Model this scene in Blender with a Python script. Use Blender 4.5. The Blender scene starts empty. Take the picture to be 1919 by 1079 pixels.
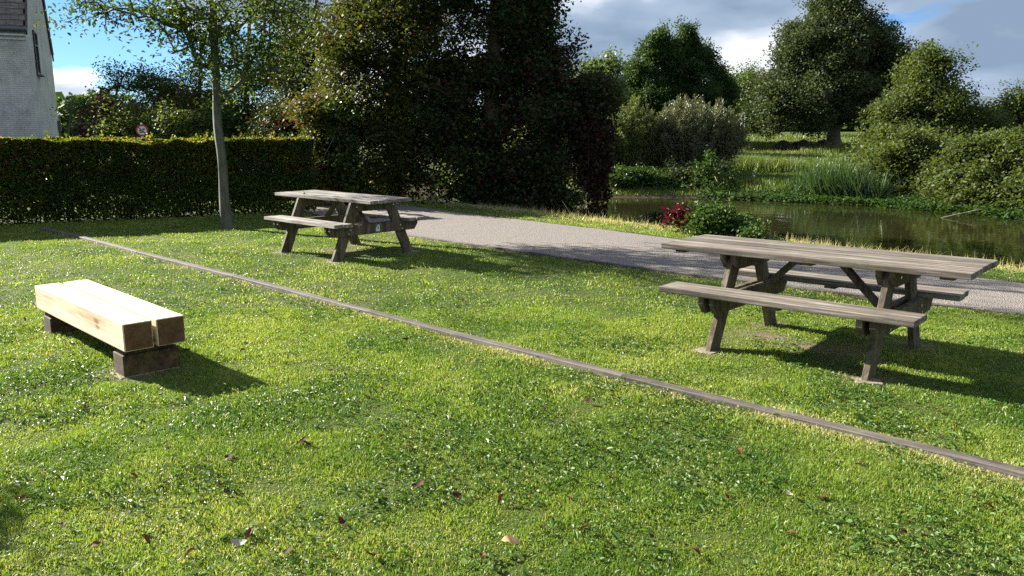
import bpy, bmesh, math, random
import numpy as np
from mathutils import Vector, Matrix
R = math.radians
S = bpy.context.scene
col = S.collection
# ---------------------------------------------------------------- camera, sky, sun, exposure
CAM_H, PITCH, ROLL, FPX = 1.7296, .1887, -.0026, 1567.5
cd = bpy.data.cameras.new('camera'); cam = bpy.data.objects.new('camera', cd); col.objects.link(cam)
cd.sensor_fit = 'HORIZONTAL'; cd.sensor_width = 36; cd.lens = 36*FPX/1919; cd.clip_start = .05; cd.clip_end = 8000
cam.location = (0, 0, CAM_H)
cam.rotation_euler = (Matrix.Rotation(math.pi/2-PITCH, 3, 'X') @ Matrix.Rotation(-ROLL*-1, 3, 'Z')).to_euler()
S.camera = cam
SUN_EL, SUN_AZ = R(25.0), R(-59.0)
to_sun = Vector((math.sin(SUN_AZ)*math.cos(SUN_EL), math.cos(SUN_AZ)*math.cos(SUN_EL), math.sin(SUN_EL)))
sd = bpy.data.lights.new('sun', 'SUN'); sd.energy = 5.0; sd.angle = R(.5); sd.color = (1, .955, .87)
sun = bpy.data.objects.new('sun', sd); col.objects.link(sun)
sun.rotation_euler = (-to_sun).to_track_quat('-Z', 'Y').to_euler(); sun.location = (-20, 15, 25)
S.view_settings.view_transform = 'Standard'; S.view_settings.look = 'None'
S.view_settings.exposure = 2.08; S.view_settings.gamma = 1
S.render.engine = 'CYCLES'
S.cycles.max_bounces = 6; S.cycles.diffuse_bounces = 3; S.cycles.glossy_bounces = 3; S.cycles.transmission_bounces = 4
S.cycles.use_denoising = False
S.cycles.sample_clamp_indirect = 4

def N(nt, t, **k):
    n = nt.nodes.new(t)
    for a, b in k.items(): setattr(n, a, b)
    return n
def L(nt, a, b): nt.links.new(a, b)
def ramp(nt, stops, interp='LINEAR'):
    n = nt.nodes.new('ShaderNodeValToRGB'); cr = n.color_ramp; cr.interpolation = interp
    while len(cr.elements) < len(stops): cr.elements.new(.5)
    for e, (p, c) in zip(cr.elements, stops):
        e.position = p; e.color = (c, c, c, 1) if isinstance(c, (int, float)) else (*c, 1)
    return n
def math_n(nt, op, a, b=None, clamp=False):
    n = nt.nodes.new('ShaderNodeMath'); n.operation = op; n.use_clamp = clamp
    for i, x in enumerate((a, b)):
        if x is None: continue
        if isinstance(x, (int, float)): n.inputs[i].default_value = x
        else: nt.links.new(x, n.inputs[i])
    return n.outputs[0]
def mixc(nt, fac, a, b, blend='MIX'):
    n = nt.nodes.new('ShaderNodeMix'); n.data_type = 'RGBA'; n.blend_type = blend
    for i, x in ((0, fac), (6, a), (7, b)):
        if isinstance(x, (int, float)): n.inputs[i].default_value = x
        elif isinstance(x, tuple): n.inputs[i].default_value = (*x, 1)
        else: nt.links.new(x, n.inputs[i])
    return n.outputs[2]
def noise(nt, vec, scale, detail=4, rough=.55, dist=0, out=0):
    n = nt.nodes.new('ShaderNodeTexNoise'); n.inputs['Scale'].default_value = scale
    n.inputs['Detail'].default_value = detail; n.inputs['Roughness'].default_value = rough; n.inputs['Distortion'].default_value = dist
    if vec is not None: nt.links.new(vec, n.inputs['Vector'])
    return n.outputs[out]
def mapping(nt, vec, scale=(1, 1, 1), loc=(0, 0, 0), rot=(0, 0, 0)):
    n = nt.nodes.new('ShaderNodeMapping'); n.inputs['Scale'].default_value = scale
    n.inputs['Location'].default_value = loc; n.inputs['Rotation'].default_value = rot
    nt.links.new(vec, n.inputs['Vector']); return n.outputs[0]

W = bpy.data.worlds.new('World'); S.world = W; W.use_nodes = True
nt = W.node_tree; bg = nt.nodes['Background']; bg.inputs[1].default_value = .05
sk = N(nt, 'ShaderNodeTexSky', sky_type='NISHITA', sun_disc=False, sun_elevation=SUN_EL, sun_rotation=SUN_AZ)
sk.altitude = 50; sk.air_density = .9; sk.dust_density = .05; sk.ozone_density = 3.0
tc = N(nt, 'ShaderNodeTexCoord'); sep = N(nt, 'ShaderNodeSeparateXYZ'); L(nt, tc.outputs['Generated'], sep.inputs[0])
den = math_n(nt, 'ADD', math_n(nt, 'MAXIMUM', sep.outputs[2], 0.0), .30)
cmb = N(nt, 'ShaderNodeCombineXYZ')
L(nt, math_n(nt, 'DIVIDE', sep.outputs[0], den), cmb.inputs[0]); L(nt, math_n(nt, 'DIVIDE', sep.outputs[1], den), cmb.inputs[1])
L(nt, math_n(nt, 'MULTIPLY', sep.outputs[2], 2.5), cmb.inputs[2])
cv = cmb.outputs[0]
big = noise(nt, mapping(nt, cv, (1, 1, 1), (37.50, 21.00, 3.00)), 1.6, 9, .5, .1)
side = math_n(nt, 'MULTIPLY', math_n(nt, 'ADD', sep.outputs[0], .42), .16)          # more cloud towards the east
cov = math_n(nt, 'ADD', big, side)
mask = ramp(nt, [(.47, 0), (.53, 1)]); L(nt, cov, mask.inputs[0])
shade = noise(nt, mapping(nt, cv, (1, 1, 1), (30.00, 41.00, 10)), 1.5, 8, .5, .1)
dens = math_n(nt, 'ADD', shade, math_n(nt, 'MULTIPLY', math_n(nt, 'SUBTRACT', cov, .53), .55))
ccol = ramp(nt, [(.42, (6.4, 6.5, 6.6)), (.50, (4.2, 4.5, 5.0)), (.58, (2.15, 2.7, 3.5)), (.70, (1.35, 1.85, 2.6))]); L(nt, dens, ccol.inputs[0])
skyc = mixc(nt, 1.0, sk.outputs[0], (.36, .52, .74), 'MULTIPLY')
L(nt, mixc(nt, mask.outputs[0], skyc, ccol.outputs[0]), bg.inputs[0])


# ---------------------------------------------------------------- helpers
rng = np.random.default_rng(7)
def fwd_dir(px, py):
    cp, sp = math.cos(PITCH), math.sin(PITCH)
    x = (px-959.5)/FPX; y = -(py-539.5)/FPX
    return Vector((x, cp+y*sp, -sp+y*cp))
def at(px, py, Y):            # world point at depth Y along a measured direction (used to lay the place out to scale)
    d = fwd_dir(px, py); return np.array([d.x/d.y*Y, Y, CAM_H+d.z/d.y*Y])
def on_ground(px, py, z=0.):
    d = fwd_dir(px, py); t = (z-CAM_H)/d.z; return np.array([d.x*t, d.y*t, z])

def tag(o, label=None, cat=None, group=None, kind=None):
    for k, v in (('label', label), ('category', cat), ('group', group), ('kind', kind)):
        if v: o[k] = v
    return o
def empty(name, loc, label, cat, group=None, rz=0):
    o = bpy.data.objects.new(name, None); col.objects.link(o); o.location = loc; o.rotation_euler = (0, 0, rz)
    return tag(o, label, cat, group)
def raw_mesh(name, V, faces, mat, parent=None, attrs=None, smooth=False):
    """V (n,3); faces = list of (m,k) int arrays."""
    me = bpy.data.meshes.new(name); V = np.asarray(V, np.float32)
    faces = [f for f in faces if len(f)]
    me.vertices.add(len(V)); me.vertices.foreach_set('co', V.ravel())
    loops = np.concatenate([f.ravel() for f in faces]).astype(np.int32)
    sizes = np.concatenate([np.full(len(f), f.shape[1]) for f in faces])
    starts = np.concatenate([[0], np.cumsum(sizes)[:-1]]).astype(np.int32)
    me.loops.add(len(loops)); me.loops.foreach_set('vertex_index', loops)
    me.polygons.add(len(sizes)); me.polygons.foreach_set('loop_start', starts)
    me.polygons.foreach_set('use_smooth', np.full(len(sizes), bool(smooth)))
    me.update(calc_edges=True)
    for k, a in (attrs or {}).items():
        at_ = me.attributes.new(k, 'FLOAT', 'POINT'); at_.data.foreach_set('value', np.asarray(a, np.float32))
    me.materials.append(mat)
    o = bpy.data.objects.new(name, me); col.objects.link(o)
    if parent is not None: o.parent = parent
    return o
class MB:
    """collects solid pieces, builds ONE mesh"""
    def __init__(s): s.bm = bmesh.new()
    def _add(s, b, M):
        me = bpy.data.meshes.new('t'); b.to_mesh(me); b.free()
        if M is not None: me.transform(M)
        s.bm.from_mesh(me); bpy.data.meshes.remove(me); return s
    def box(s, c, size, M=None, bev=.004, rot=None):
        b = bmesh.new(); bmesh.ops.create_cube(b, size=1)
        for v in b.verts: v.co = Vector((v.co.x*size[0], v.co.y*size[1], v.co.z*size[2]))
        if bev: bmesh.ops.bevel(b, geom=b.edges[:], offset=bev, segments=2, affect='EDGES', profile=.6)
        T = Matrix.Translation(c) @ (rot if rot is not None else Matrix())
        return s._add(b, (M @ T) if M is not None else T)
    def prism(s, prof, x0, x1, M=None, bev=.003):
        """profile in (y,z) extruded along x"""
        b = bmesh.new(); n = len(prof)
        A = [b.verts.new((x0, y, z)) for y, z in prof]; B = [b.verts.new((x1, y, z)) for y, z in prof]
        b.faces.new(A[::-1]); b.faces.new(B)
        for i in range(n): b.faces.new((A[i], A[(i+1) % n], B[(i+1) % n], B[i]))
        bmesh.ops.recalc_face_normals(b, faces=b.faces[:])
        if bev: bmesh.ops.bevel(b, geom=b.edges[:], offset=bev, segments=1, affect='EDGES')
        return s._add(b, M)
    def cyl(s, p0, p1, r, r2=None, seg=16):
        p0, p1 = Vector(p0), Vector(p1); b = bmesh.new(); d = p1-p0
        bmesh.ops.create_cone(b, cap_ends=True, segments=seg, radius1=r, radius2=r if r2 is None else r2, depth=d.length)
        return s._add(b, Matrix.Translation((p0+p1)/2) @ d.to_track_quat('Z', 'Y').to_matrix().to_4x4())
    def ball(s, c, r, sub=2, scale=(1, 1, 1)):
        b = bmesh.new(); bmesh.ops.create_icosphere(b, subdivisions=sub, radius=r)
        for v in b.verts: v.co = Vector((v.co.x*scale[0], v.co.y*scale[1], v.co.z*scale[2]))
        return s._add(b, Matrix.Translation(c))
    def build(s, name, mat, parent=None, smooth=False):
        me = bpy.data.meshes.new(name); s.bm.to_mesh(me); s.bm.free(); me.materials.append(mat)
        if smooth:
            for p in me.polygons: p.use_smooth = True
        o = bpy.data.objects.new(name, me); col.objects.link(o)
        if parent is not None: o.parent = parent
        return o

def vnoise(x, y, scale, seed):
    """smooth value noise 0..1 in numpy"""
    g = np.random.default_rng(seed).random((256, 256)); u = x/scale+1000; v = y/scale+1000
    i, j = np.floor(u).astype(int), np.floor(v).astype(int); fu, fv = u-i, v-j
    fu, fv = fu*fu*(3-2*fu), fv*fv*(3-2*fv); G = lambda a, b: g[a % 256, b % 256]
    return (G(i, j)*(1-fu)+G(i+1, j)*fu)*(1-fv)+(G(i, j+1)*(1-fu)+G(i+1, j+1)*fu)*fv
def poly_sdf(x, y, P):
    """signed distance to polygon (negative inside)"""
    P = np.asarray(P, float); d = np.full(x.shape, 1e9); ins = np.zeros(x.shape, bool)
    for a, b in zip(P, np.roll(P, -1, 0)):
        e = b-a; wx, wy = x-a[0], y-a[1]; t = np.clip((wx*e[0]+wy*e[1])/(e@e), 0, 1)
        d = np.minimum(d, np.hypot(wx-t*e[0], wy-t*e[1]))
        c = ((a[1] <= y) != (b[1] <= y))
        with np.errstate(divide='ignore', invalid='ignore'):
            ins ^= c & (x < (b[0]-a[0])*(y-a[1])/(b[1]-a[1]+1e-12)+a[0])
    return np.where(ins, -d, d)
def line_dist(x, y, P):
    P = np.asarray(P, float); d = np.full(x.shape, 1e9)
    for a, b in zip(P[:-1], P[1:]):
        e = b-a; wx, wy = x-a[0], y-a[1]; t = np.clip((wx*e[0]+wy*e[1])/(e@e), 0, 1)
        d = np.minimum(d, np.hypot(wx-t*e[0], wy-t*e[1]))
    return d
def sstep(a, b, x):
    t = np.clip((x-a)/(b-a), 0, 1); return t*t*(3-2*t)

# ---------------------------------------------------------------- materials
def new_mat(name):
    m = bpy.data.materials.new(name); m.use_nodes = True; return m, m.node_tree, m.node_tree.nodes['Principled BSDF']
def leaf_mat(name, stops, trans=.35, rough=.45, tmul=(1.5, 1.35, .5), spec=.5):
    m, nt, p = new_mat(name)
    a = N(nt, 'ShaderNodeAttribute', attribute_name='hue'); r = ramp(nt, stops); L(nt, a.outputs['Fac'], r.inputs[0])
    L(nt, r.outputs[0], p.inputs['Base Color']); p.inputs['Roughness'].default_value = rough
    p.inputs['Specular IOR Level'].default_value = spec
    t = N(nt, 'ShaderNodeBsdfTranslucent'); L(nt, mixc(nt, 1.0, r.outputs[0], tmul, 'MULTIPLY'), t.inputs[0])
    mx = N(nt, 'ShaderNodeMixShader'); mx.inputs[0].default_value = trans
    L(nt, p.outputs[0], mx.inputs[1]); L(nt, t.outputs[0], mx.inputs[2]); L(nt, mx.outputs[0], nt.nodes['Material Output'].inputs[0])
    return m
RED, RED2, YEL, ORG = (.11, .009, .012), (.07, .006, .012), (.16, .13, .016), (.12, .035, .01)
M = {}
M['leaf_young'] = leaf_mat('leaf_young', [(0, (0.027, 0.049, 0.009)), (.5, (0.049, 0.086, 0.018)), (.8, (0.090, 0.121, 0.024)), (1, YEL)], .42, .55, spec=.2)
M['leaf_hedge'] = leaf_mat('leaf_hedge', [(0, (0.022, 0.048, 0.009)), (.45, (0.045, 0.085, 0.016)), (.7, (0.096, 0.135, 0.022)), (.85, (0.203, 0.169, 0.034)), (.92, (0.158, 0.056, 0.016)), (1, (0.112, 0.034, 0.016))], .5, .5, spec=.25)
M['leaf_olive'] = leaf_mat('leaf_olive', [(0, (0.030, 0.043, 0.012)), (.5, (0.054, 0.072, 0.020)), (.78, (0.095, 0.107, 0.024)), (.86, YEL), (.93, ORG), (1, RED)], .4, .6, spec=.2)
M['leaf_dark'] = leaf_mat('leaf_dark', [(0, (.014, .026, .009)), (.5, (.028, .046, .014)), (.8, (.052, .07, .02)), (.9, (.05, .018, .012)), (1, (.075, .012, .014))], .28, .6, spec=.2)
M['leaf_creeper'] = leaf_mat('leaf_creeper', [(0, (.02, .012, .009)), (.4, (.034, .012, .012)), (.7, (.03, .034, .012)), (.9, (.04, .045, .015)), (1, (.09, .01, .014))], .22, .6, spec=.2)
M['leaf_ivy'] = leaf_mat('leaf_ivy', [(0, (0.025, 0.051, 0.009)), (.6, (0.051, 0.085, 0.015)), (1, (0.102, 0.136, 0.025))], .4, .25)
M['leaf_alder'] = leaf_mat('leaf_alder', [(0, (0.024, 0.051, 0.013)), (.6, (0.041, 0.079, 0.019)), (1, (0.067, 0.113, 0.025))], .32, .65, spec=.2)
M['leaf_far_light'] = leaf_mat('leaf_far_light', [(0, (0.052, 0.088, 0.017)), (.6, (0.083, 0.130, 0.025)), (1, (0.125, 0.166, 0.031))], .35, .5)
M['leaf_maple'] = leaf_mat('leaf_maple', [(0, (0.035, 0.054, 0.021)), (.6, (0.059, 0.084, 0.033)), (.9, (0.101, 0.119, 0.047)), (1, (0.166, 0.131, 0.035))], .25, .65, spec=.2)
M['leaf_willow'] = leaf_mat('leaf_willow', [(0, (0.041, 0.062, 0.016)), (.5, (0.070, 0.100, 0.026)), (.85, (0.107, 0.140, 0.036)), (1, (0.164, 0.180, 0.032))], .4, .6, spec=.25)
M['leaf_sallow'] = leaf_mat('leaf_sallow', [(0, (0.049, 0.063, 0.030)), (.6, (0.088, 0.103, 0.049)), (1, (0.146, 0.155, 0.073))], .3, .5)
M['leaf_reed'] = leaf_mat('leaf_reed', [(0, (0.024, 0.056, 0.020)), (.6, (0.044, 0.088, 0.028)), (.9, (0.080, 0.112, 0.032)), (1, (0.240, 0.216, 0.080))], .3, .4)
M['leaf_bramble'] = leaf_mat('leaf_bramble', [(0, (0.022, 0.053, 0.009)), (.6, (0.045, 0.090, 0.015)), (.85, (0.090, 0.128, 0.022)), (1, (0.188, 0.150, 0.030))], .35, .5, spec=.3)
M['leaf_scarlet'] = leaf_mat('leaf_scarlet', [(0, (0.040, 0.004, 0.007)), (.6, (0.083, 0.005, 0.011)), (.8, (0.033, 0.007, 0.007)), (.82, (0.023, 0.033, 0.007)), (1, (0.030, 0.043, 0.007))], .4, .3, (1.4, .8, .5))
GR = [(0, (.05, .115, .015)), (.35, (.125, .205, .026)), (.6, (.22, .285, .045)), (.8, (.29, .33, .09)), (.88, (.38, .36, .17)), (1, (.46, .39, .23))]
M['grass'] = leaf_mat('grass', GR, .38, .45, (1.3, 1.3, .55), .35)
M['weed'] = leaf_mat('weed', [(0, (0.043, 0.102, 0.015)), (.6, (0.076, 0.145, 0.025)), (1, (0.128, 0.187, 0.043))], .3, .5, (1.3, 1.3, .55), .25)
M['far_grass'] = leaf_mat('far_grass', [(0, (0.050, 0.099, 0.014)), (.5, (0.091, 0.141, 0.021)), (.8, (0.141, 0.157, 0.033)), (1, (0.215, 0.174, 0.075))], .3, .5)
M['dry_leaf'] = leaf_mat('dry_leaf', [(0, (0.023, 0.010, 0.005)), (.5, (0.054, 0.023, 0.010)), (1, (0.117, 0.054, 0.023))], .15, .75, (1.3, 1, .7), .15)
M['tan_leaf'] = leaf_mat('tan_leaf', [(0, (.42, .22, .09)), (1, (.55, .34, .15))], .15, .5, (1.2, 1, .7))

def bark_mat(name, c1, c2, sc=6, bump=.6):
    m, nt, p = new_mat(name); t = N(nt, 'ShaderNodeTexCoord')
    v = mapping(nt, t.outputs['Object'], (1, 1, .3))
    n1 = noise(nt, v, sc, 6, .65); n2 = noise(nt, mapping(nt, t.outputs['Object'], (1, 1, 1)), sc*.35, 3)
    r = ramp(nt, [(.35, c1), (.65, c2)]); L(nt, n1, r.inputs[0])
    g = mixc(nt, math_n(nt, 'MULTIPLY', n2, .5), r.outputs[0], (c2[0]*.7, c2[1]*1.0, c2[2]*.6))
    L(nt, g, p.inputs['Base Color']); p.inputs['Roughness'].default_value = .85
    b = N(nt, 'ShaderNodeBump'); b.inputs['Strength'].default_value = bump; b.inputs['Distance'].default_value = .02
    L(nt, n1, b.inputs['Height']); L(nt, b.outputs[0], p.inputs['Normal']); return m
M['bark_young'] = bark_mat('bark_young', (.022, .02, .014), (.12, .11, .085), 12)
M['bark_dark'] = bark_mat('bark_dark', (.03, .024, .018), (.09, .07, .05), 6)
M['bark_far'] = bark_mat('bark_far', (.06, .045, .03), (.14, .1, .07), 3)
M['twig_pale'] = bark_mat('twig_pale', (.14, .12, .07), (.26, .22, .13), 6)

def wood_mat(name, dark, mid, light, lichen=0., axis='X', grain=55, rough=.8, crack=.5, knots=False):
    m, nt, p = new_mat(name); t = N(nt, 'ShaderNodeTexCoord')
    sc = {'X': (.045, 1, 1), 'Z': (1, 1, .06)}[axis]
    v = mapping(nt, t.outputs['Object'], sc)
    n1 = noise(nt, v, grain, 6, .7, .3); n2 = noise(nt, v, grain*.28, 3, .5, .2)
    n3 = noise(nt, t.outputs['Object'], 2.6, 4, .6); n4 = noise(nt, t.outputs['Object'], 30, 4, .6)
    f = math_n(nt, 'ADD', math_n(nt, 'MULTIPLY', n1, .55), math_n(nt, 'MULTIPLY', n2, .45))
    r = ramp(nt, [(.38, dark), (.5, mid), (.63, light)]); L(nt, f, r.inputs[0])
    gi = N(nt, 'ShaderNodeNewGeometry'); isl = math_n(nt, 'ADD', math_n(nt, 'MULTIPLY', gi.outputs['Random Per Island'], .5), .74)
    tint = mixc(nt, 1.0, r.outputs[0], (1, 1, 1), 'MULTIPLY'); tn = nt.nodes[-1]; L(nt, isl, tn.inputs[7])
    c = mixc(nt, math_n(nt, 'MULTIPLY', math_n(nt, 'SUBTRACT', n3, .42, True), 1.6, True), tint, tuple(x*.62 for x in mid))
    if knots:
        vo = N(nt, 'ShaderNodeTexVoronoi'); vo.inputs['Scale'].default_value = 6
        L(nt, mapping(nt, t.outputs['Object'], (.35, 1, 1)), vo.inputs['Vector'])
        k = ramp(nt, [(0, 1), (.09, .8), (.16, 0)]); L(nt, vo.outputs['Distance'], k.inputs[0])
        c = mixc(nt, k.outputs[0], c, (.25, .12, .045))
    if lichen:
        k = ramp(nt, [(.5, 0), (.62, 1)]); L(nt, noise(nt, t.outputs['Object'], 9, 6, .75), k.inputs[0])
        c = mixc(nt, math_n(nt, 'MULTIPLY', k.outputs[0], lichen), c, (.16, .17, .06))
    L(nt, c, p.inputs['Base Color']); p.inputs['Roughness'].default_value = rough; p.inputs['Specular IOR Level'].default_value = .3
    b = N(nt, 'ShaderNodeBump'); b.inputs['Strength'].default_value = crack; b.inputs['Distance'].default_value = .004
    L(nt, math_n(nt, 'ADD', n1, math_n(nt, 'MULTIPLY', n4, .4)), b.inputs['Height']); L(nt, b.outputs[0], p.inputs['Normal'])
    return m
M['wood_top'] = wood_mat('wood_top', (.035, .026, .02), (.13, .106, .086), (.33, .285, .235), .25)
M['wood_top_pale'] = wood_mat('wood_top_pale', (.055, .045, .038), (.18, .158, .138), (.42, .38, .33), .12)
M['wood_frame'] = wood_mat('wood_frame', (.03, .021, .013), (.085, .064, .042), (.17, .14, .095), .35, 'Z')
M['wood_edging'] = wood_mat('wood_edging', (.03, .024, .019), (.095, .078, .066), (.2, .168, .145), .25, crack=1.0)
M['pine'] = wood_mat('pine', (.36, .235, .12), (.66, .52, .345), (.8, .68, .5), 0, 'X', 26, .6, .25, True)
M['pine_end_shaded'] = wood_mat('pine_end_shaded', (.06, .028, .012), (.11, .055, .022), (.16, .085, .04), 0, 'X', 20, .7, .2)  # end grain, with the shade on the beam ends darkened into its colour
M['sleeper'] = wood_mat('sleeper', (.02, .011, .006), (.05, .026, .013), (.11, .06, .03), .3, 'X', 30)
def plain(name, c, rough=.7, metal=0, nscale=None, var=.3, bump=0, spec=.5):
    m, nt, p = new_mat(name); p.inputs['Roughness'].default_value = rough; p.inputs['Metallic'].default_value = metal
    p.inputs['Specular IOR Level'].default_value = spec
    if nscale:
        t = N(nt, 'ShaderNodeTexCoord'); n = noise(nt, t.outputs['Object'], nscale, 6, .65)
        r = ramp(nt, [(.3, tuple(x*(1-var) for x in c)), (.7, tuple(min(1, x*(1+var)) for x in c))]); L(nt, n, r.inputs[0]); L(nt, r.outputs[0], p.inputs['Base Color'])
        if bump:
            b = N(nt, 'ShaderNodeBump'); b.inputs['Strength'].default_value = bump; b.inputs['Distance'].default_value = .02
            L(nt, n, b.inputs['Height']); L(nt, b.outputs[0], p.inputs['Normal'])
    else: p.inputs['Base Color'].default_value = (*c, 1)
    return m
M['concrete'] = plain('concrete', (.33, .29, .22), .9, 0, 14, .3, .4)
M['soil'] = plain('soil', (.20, .165, .115), .95, 0, 16, .4, .5)
M['metal'] = plain('metal', (.55, .56, .58), .35, 1)
M['sign_white'] = plain('sign_white', (.62, .62, .6), .4); M['sign_red'] = plain('sign_red', (.38, .02, .025), .4)
M['sign_black'] = plain('sign_black', (.015, .015, .018), .4); M['badge'] = plain('badge', (.55, .62, .6), .4)
M['rock'] = plain('rock', (.05, .045, .035), .9, 0, 3, .5, .6)
M['nut'] = plain('nut', (.05, .02, .012), .5, 0, 60, .4); M['feather'] = plain('feather', (.10, .12, .16), .6, 0, 20, .3)
M['pale_feather'] = plain('pale_feather', (.55, .55, .55), .6); M['white_paint'] = plain('white_paint', (.7, .7, .68), .5)
M['frame_dark'] = plain('frame_dark', (.03, .022, .02), .5); M['gutter'] = plain('gutter', (.06, .075, .09), .45)
M['verge'] = plain('verge', (.05, .02, .022), .6)
M['hill'] = plain('hill', (.055, .08, .095), .95, 0, .02, .3)  # distance haze carried by the blue-grey base colour
M['roof_far'] = plain('roof_far', (.16, .09, .07), .8)

# ---------------------------------------------------------------- terrain
E_ = np.array([.7251, -.6886]); N_ = np.array([.6886, .7251])
PATH_NEAR = [(30, -12), (12, 1.7), (6.6, 6.2), (4.77, 7.6), (3.56, 8.6), (2.69, 9.35), (1.83, 10.12), (0, 11.9), (-1.36, 13.28), (-3.1, 15.4), (-4.5, 18.0), (-6.0, 22.0), (-9, 30)]
PATH_FAR = [(-6.4, 31), (-3.9, 23.0), (-2.5, 19.3), (-1.86, 18.35), (-.6, 16.85), (.41, 15.73), (1.4, 14.6), (2.42, 13.3), (3.7, 11.7), (5.68, 9.25), (7.4, 7.6), (12.6, 3.4), (31, -10)]
PATH_POLY = PATH_NEAR + PATH_FAR
POND = [(-8, 27), (-4.2, 23.6), (-1.7, 21.0), (-.1, 19.3), (1.0, 18.1), (2.1, 16.7), (3.3, 15.1), (5.0, 12.9), (6.9, 10.7), (9.7, 7.9), (16, 3.2), (24, -2), (34, 0), (30, 9),
        (22, 16), (17.5, 19.6), (13.4, 21.6), (12.2, 23.8), (11.2, 25.4), (9.3, 26.9), (7.5, 28.1), (3.4, 28.6), (0, 30.2), (-5, 32), (-9, 30)]
BANK_LINE = [(-9, 28.5), (-2.6, 21), (0, 18.3), (2, 15.7), (4.4, 12.6), (8, 8.6), (16, 2)]
WATER_Z = -.6
def ground_z(x, y):
    d = poly_sdf(x, y, POND)
    # near side: a level bank with a steep cut edge; far side: a gentle slope up
    e = sstep(0, .8, d)
    near = WATER_Z*(1-e)
    far = WATER_Z+.22*(1-np.exp(-np.maximum(d, 0)/.6))+.052*np.maximum(d, 0)
    far = np.minimum(far, 1.0+.002*np.maximum(d, 0))
    side = ((x*N_[0]+y*N_[1]) > 17.5+.25*np.maximum(0, 0-x)) & (y > 12) & (x > -3)
    far_w = side.astype(float)
    z = np.where(far_w > .5, far, near)
    z = np.where(d < 0, np.maximum(WATER_Z+d*.8, -1.4), z)
    z = z+(vnoise(x, y, .9, 3)-.5)*.022*(d > .3)+(vnoise(x, y, 4, 4)-.5)*.12*(far_w*(d > 1))
    return z
def grid(a, b, fine0, fine1, step, grow=1.25):
    xs = list(np.arange(fine0, fine1, step)); s = step
    while xs[-1] < b: s *= grow; xs.append(xs[-1]+s)
    s = step
    while xs[0] > a: s *= grow; xs.insert(0, xs[0]-s)
    return np.array(xs)
gx = grid(-3000, 3000, -12, 24, .2); gy = grid(-400, 4000, 1, 36, .2)
X, Y = np.meshgrid(gx, gy); Z = ground_z(X.ravel(), Y.ravel())
in_path = poly_sdf(X.ravel(), Y.ravel(), PATH_POLY) < .0
Z = np.where(in_path, np.minimum(Z, 0)-.02, Z)
V = np.stack([X.ravel(), Y.ravel(), Z], 1); nx, ny = len(gx), len(gy)
I = (np.arange(ny-1)[:, None]*nx+np.arange(nx-1)[None]).ravel()
# attribute: 0 lawn soil, 1 far meadow, 2 bank mud
dP = poly_sdf(X.ravel(), Y.ravel(), POND)
zone = np.clip(1-np.abs(dP-.25)/.9, 0, 1)*(dP > -.5)
farside = (X.ravel()*N_[0]+Y.ravel()*N_[1]) > 17.5; zone = np.where(farside, zone*.0+.9*(dP < .25), zone); zone = np.where(dP < 0, 1, zone)
m, nt, p = new_mat('ground'); t = N(nt, 'ShaderNodeTexCoord'); g = N(nt, 'ShaderNodeAttribute', attribute_name='zone')
n1 = noise(nt, t.outputs['Object'], 1.2, 6, .6); n2 = noise(nt, t.outputs['Object'], 22, 6, .7)
r = ramp(nt, [(.3, (.03, .045, .01)), (.5, (.05, .07, .015)), (.66, (.085, .09, .025)), (.8, (.12, .09, .045))])
L(nt, math_n(nt, 'ADD', math_n(nt, 'MULTIPLY', n1, .5), math_n(nt, 'MULTIPLY', n2, .5)), r.inputs[0])
mud = ramp(nt, [(.35, (.04, .028, .018)), (.65, (.11, .08, .05))]); L(nt, n2, mud.inputs[0])
L(nt, mixc(nt, g.outputs['Fac'], r.outputs[0], mud.outputs[0]), p.inputs['Base Color']); p.inputs['Roughness'].default_value = .95
p.inputs['Specular IOR Level'].default_value = .1
b = N(nt, 'ShaderNodeBump'); b.inputs['Strength'].default_value = .6; b.inputs['Distance'].default_value = .03; L(nt, n2, b.inputs['Height']); L(nt, b.outputs[0], p.inputs['Normal'])
M['ground'] = m
PAD0 = [(x_+a_*math.cos(t_)-b_*math.sin(t_), y_+a_*math.sin(t_)+b_*math.cos(t_)) for (x_, y_, t_, la, lo_, fb) in ((2.3812, 6.4581, -.7157, .6, .0228, .56), (-2.435, 11.9067, -.7526, .62, .1072, .63)) for a_ in (lo_-la, lo_+la) for b_ in (-fb, fb)]
xf, yf = X.ravel(), Y.ravel(); wr = np.zeros(len(xf))
for (cx, cy) in PAD0+[(-2.69, 5.94), (-3.85, 7.14)]: wr = np.maximum(wr, 1.3-np.hypot(xf-cx, yf-cy)/.3)
for (cx, cy) in ((2.38, 6.46), (-2.4, 11.9), (2.2, 6.8)):
    dx, dy = xf-cx, yf-cy; wr = np.maximum(wr, 1.1-np.hypot((dx*E_[0]+dy*E_[1])/.9, (dx*N_[0]+dy*N_[1])/.4))
ga_ = N(nt, 'ShaderNodeAttribute', attribute_name='wear'); dirt = ramp(nt, [(.35, (.10, .078, .045)), (.65, (.2, .165, .11))]); L(nt, n2, dirt.inputs[0])
old = p.inputs['Base Color'].links[0].from_socket
L(nt, mixc(nt, math_n(nt, 'MULTIPLY', ga_.outputs['Fac'], 1.0, True), old, dirt.outputs[0]), p.inputs['Base Color'])
tag(raw_mesh('ground', V, [np.stack([I, I+1, I+nx+1, I+nx], 1)], m, None, {'zone': zone, 'wear': np.clip(wr, 0, 1)}, True), kind='structure')

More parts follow.
